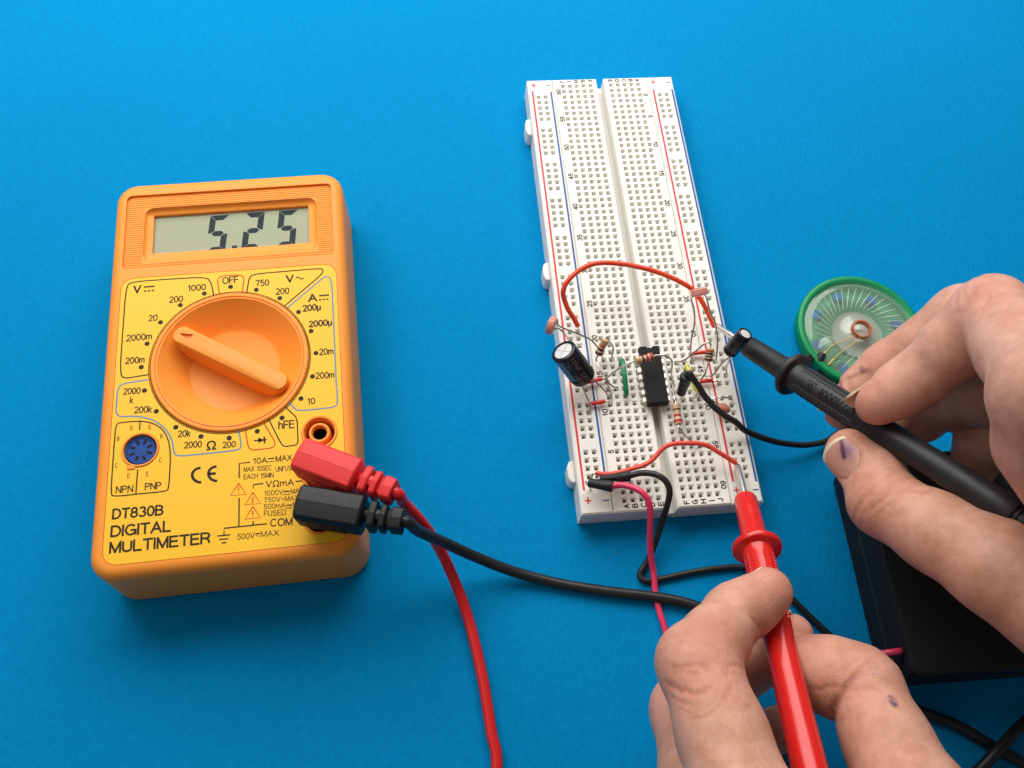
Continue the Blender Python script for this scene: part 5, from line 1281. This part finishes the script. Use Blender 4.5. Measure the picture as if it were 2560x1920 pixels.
cr.append((iD, ax2, np.array([.2, -.8, .3]), .4, .7, 10))
reds = [(iP, 10, .8), (iT, 9, .7), (tI, 11, .6), (tT, 10, .5), (mT, 9, .9), (mD, 12, .5), (rP, 10, .5)]
K2 = lambda x, y: (2260 + x * .180832, 660 + y * .180832)
ln = [([C8(*p) for p in l], d_, w_) for l, d_, w_ in [
    ([(640, 960), (700, 880), (790, 790), (860, 680)], .55, .6), ([(600, 850), (660, 770), (720, 720)], .2, .5), ([(700, 1000), (790, 900), (880, 830)], .35, .5), ([(850, 1010), (960, 930), (1060, 900)], .2, .5),
    ([(1040, 590), (1160, 590), (1260, 640), (1340, 690)], .3, .6), ([(1060, 690), (1180, 725), (1300, 712), (1380, 700)], .45, .6), ([(520, 640), (600, 600), (680, 600)], .2, .4)]]
ln += [([K2(*p) for p in l], d_, w_) for l, d_, w_ in [([(1000, 640), (1060, 550), (1110, 480), (1175, 395)], .4, .5), ([(1085, 570), (1165, 515), (1240, 500)], .3, .5), ([(920, 420), (950, 340), (1000, 290)], .2, .5), ([(1180, 330), (1260, 320), (1340, 360)], .2, .5),
    ([(690, 540), (680, 510), (700, 470)], .3, .5), ([(600, 700), (700, 640), (800, 650)], .2, .5)]]
nlT = (tT * .84 + tH * .16 + 0 * tI, unit(tT - tH), unit(VIEW(tT) * .9 - IMG_R * .85 + IMG_U * .05), 7.75, 10.2, .66)
nlI = (iT + unit(iT - iD) * 1.0, unit(iT - iD), unit(IMG_U * .72 - IMG_R * .42 + IMG_A * .75), 5.95, 10.5, .8)
nlM = (mT * 1.0, unit(mT - mD), unit(-IMG_R * .8 + IMG_U * .5 + IMG_A * .3), 5.85, 10, .85)
hr_, HV = make_hand('hand', 'right hand with a bruised thumbnail pinching the black probe', fingers, palm, cr, [], reds, base=(wr[0], wr[1], 0.0), nails=[nlT, nlI, nlM], lines=ln)
paint(hr_, HV, [(*C6(1060, 770), *C6(1080, 800), .7, .6), (*C6(1020, 830), *C6(1000, 850), 1.6, .13)])
tn = nail(hr_, *nlT, lift=-.10, tip=.10, slope=.02)
for nl_ in (nlI, nlM): nail(hr_, *nl_, lift=-.10, tip=.28)

# bruise in the thumbnail: dark purple streak with a soft violet border
ca_ = tn.data.color_attributes.new('skin', 'FLOAT_COLOR', 'POINT')
W_ = np.array([v.co for v in tn.data.vertices]) / S + np.array([wr[0], wr[1], 0])
rel = (W_ - CAM_C) @ CAM_R.T; qx = 1280 + CAM_F * rel[:, 0] / rel[:, 2]; qy = 960 + CAM_F * rel[:, 1] / rel[:, 2]
p, q = np.array(C8(410, 250)), np.array(C8(435, 410))
pq = q - p; Q_ = np.stack([qx, qy], 1)
tt = np.clip(((Q_ - p) @ pq) / (pq @ pq), 0, 1); dd = np.linalg.norm(Q_ - p - tt[:, None] * pq, axis=1)
col = np.zeros((len(W_), 4), np.float32); col[:, 3] = 1
col[:, 0] = np.clip(1.3 - dd / 6.5, 0, 1); col[:, 1] = np.exp(-(np.linalg.norm(Q_ - np.array(C8(470, 330)), axis=1) / 27) ** 2)
ca_.data.foreach_set('color', col.ravel())
bm_ = NAIL.copy(); bm_.name = 'bruised_nail'; nt = bm_.node_tree; b_ = nt.nodes['Principled BSDF']
src = b_.inputs['Base Color'].links[0].from_socket
at_ = nd(nt, 'ShaderNodeAttribute', attribute_name='skin'); sep = nd(nt, 'ShaderNodeSeparateColor'); nt.links.new(at_.outputs['Color'], sep.inputs[0])
v1 = nd(nt, 'ShaderNodeMix', data_type='RGBA'); v1.inputs[7].default_value = (0.26, 0.10, 0.16, 1)
v2 = nd(nt, 'ShaderNodeMix', data_type='RGBA'); v2.inputs[7].default_value = (0.075, 0.02, 0.06, 1)
nt.links.new(src, v1.inputs[6]); nt.links.new(sep.outputs[1], v1.inputs[0]); nt.links.new(v1.outputs[2], v2.inputs[6]); nt.links.new(sep.outputs[0], v2.inputs[0]); nt.links.new(v2.outputs[2], b_.inputs['Base Color'])
tn.data.materials[0] = bm_
tn['label'] = 'thumbnail with a dark purple bruise'
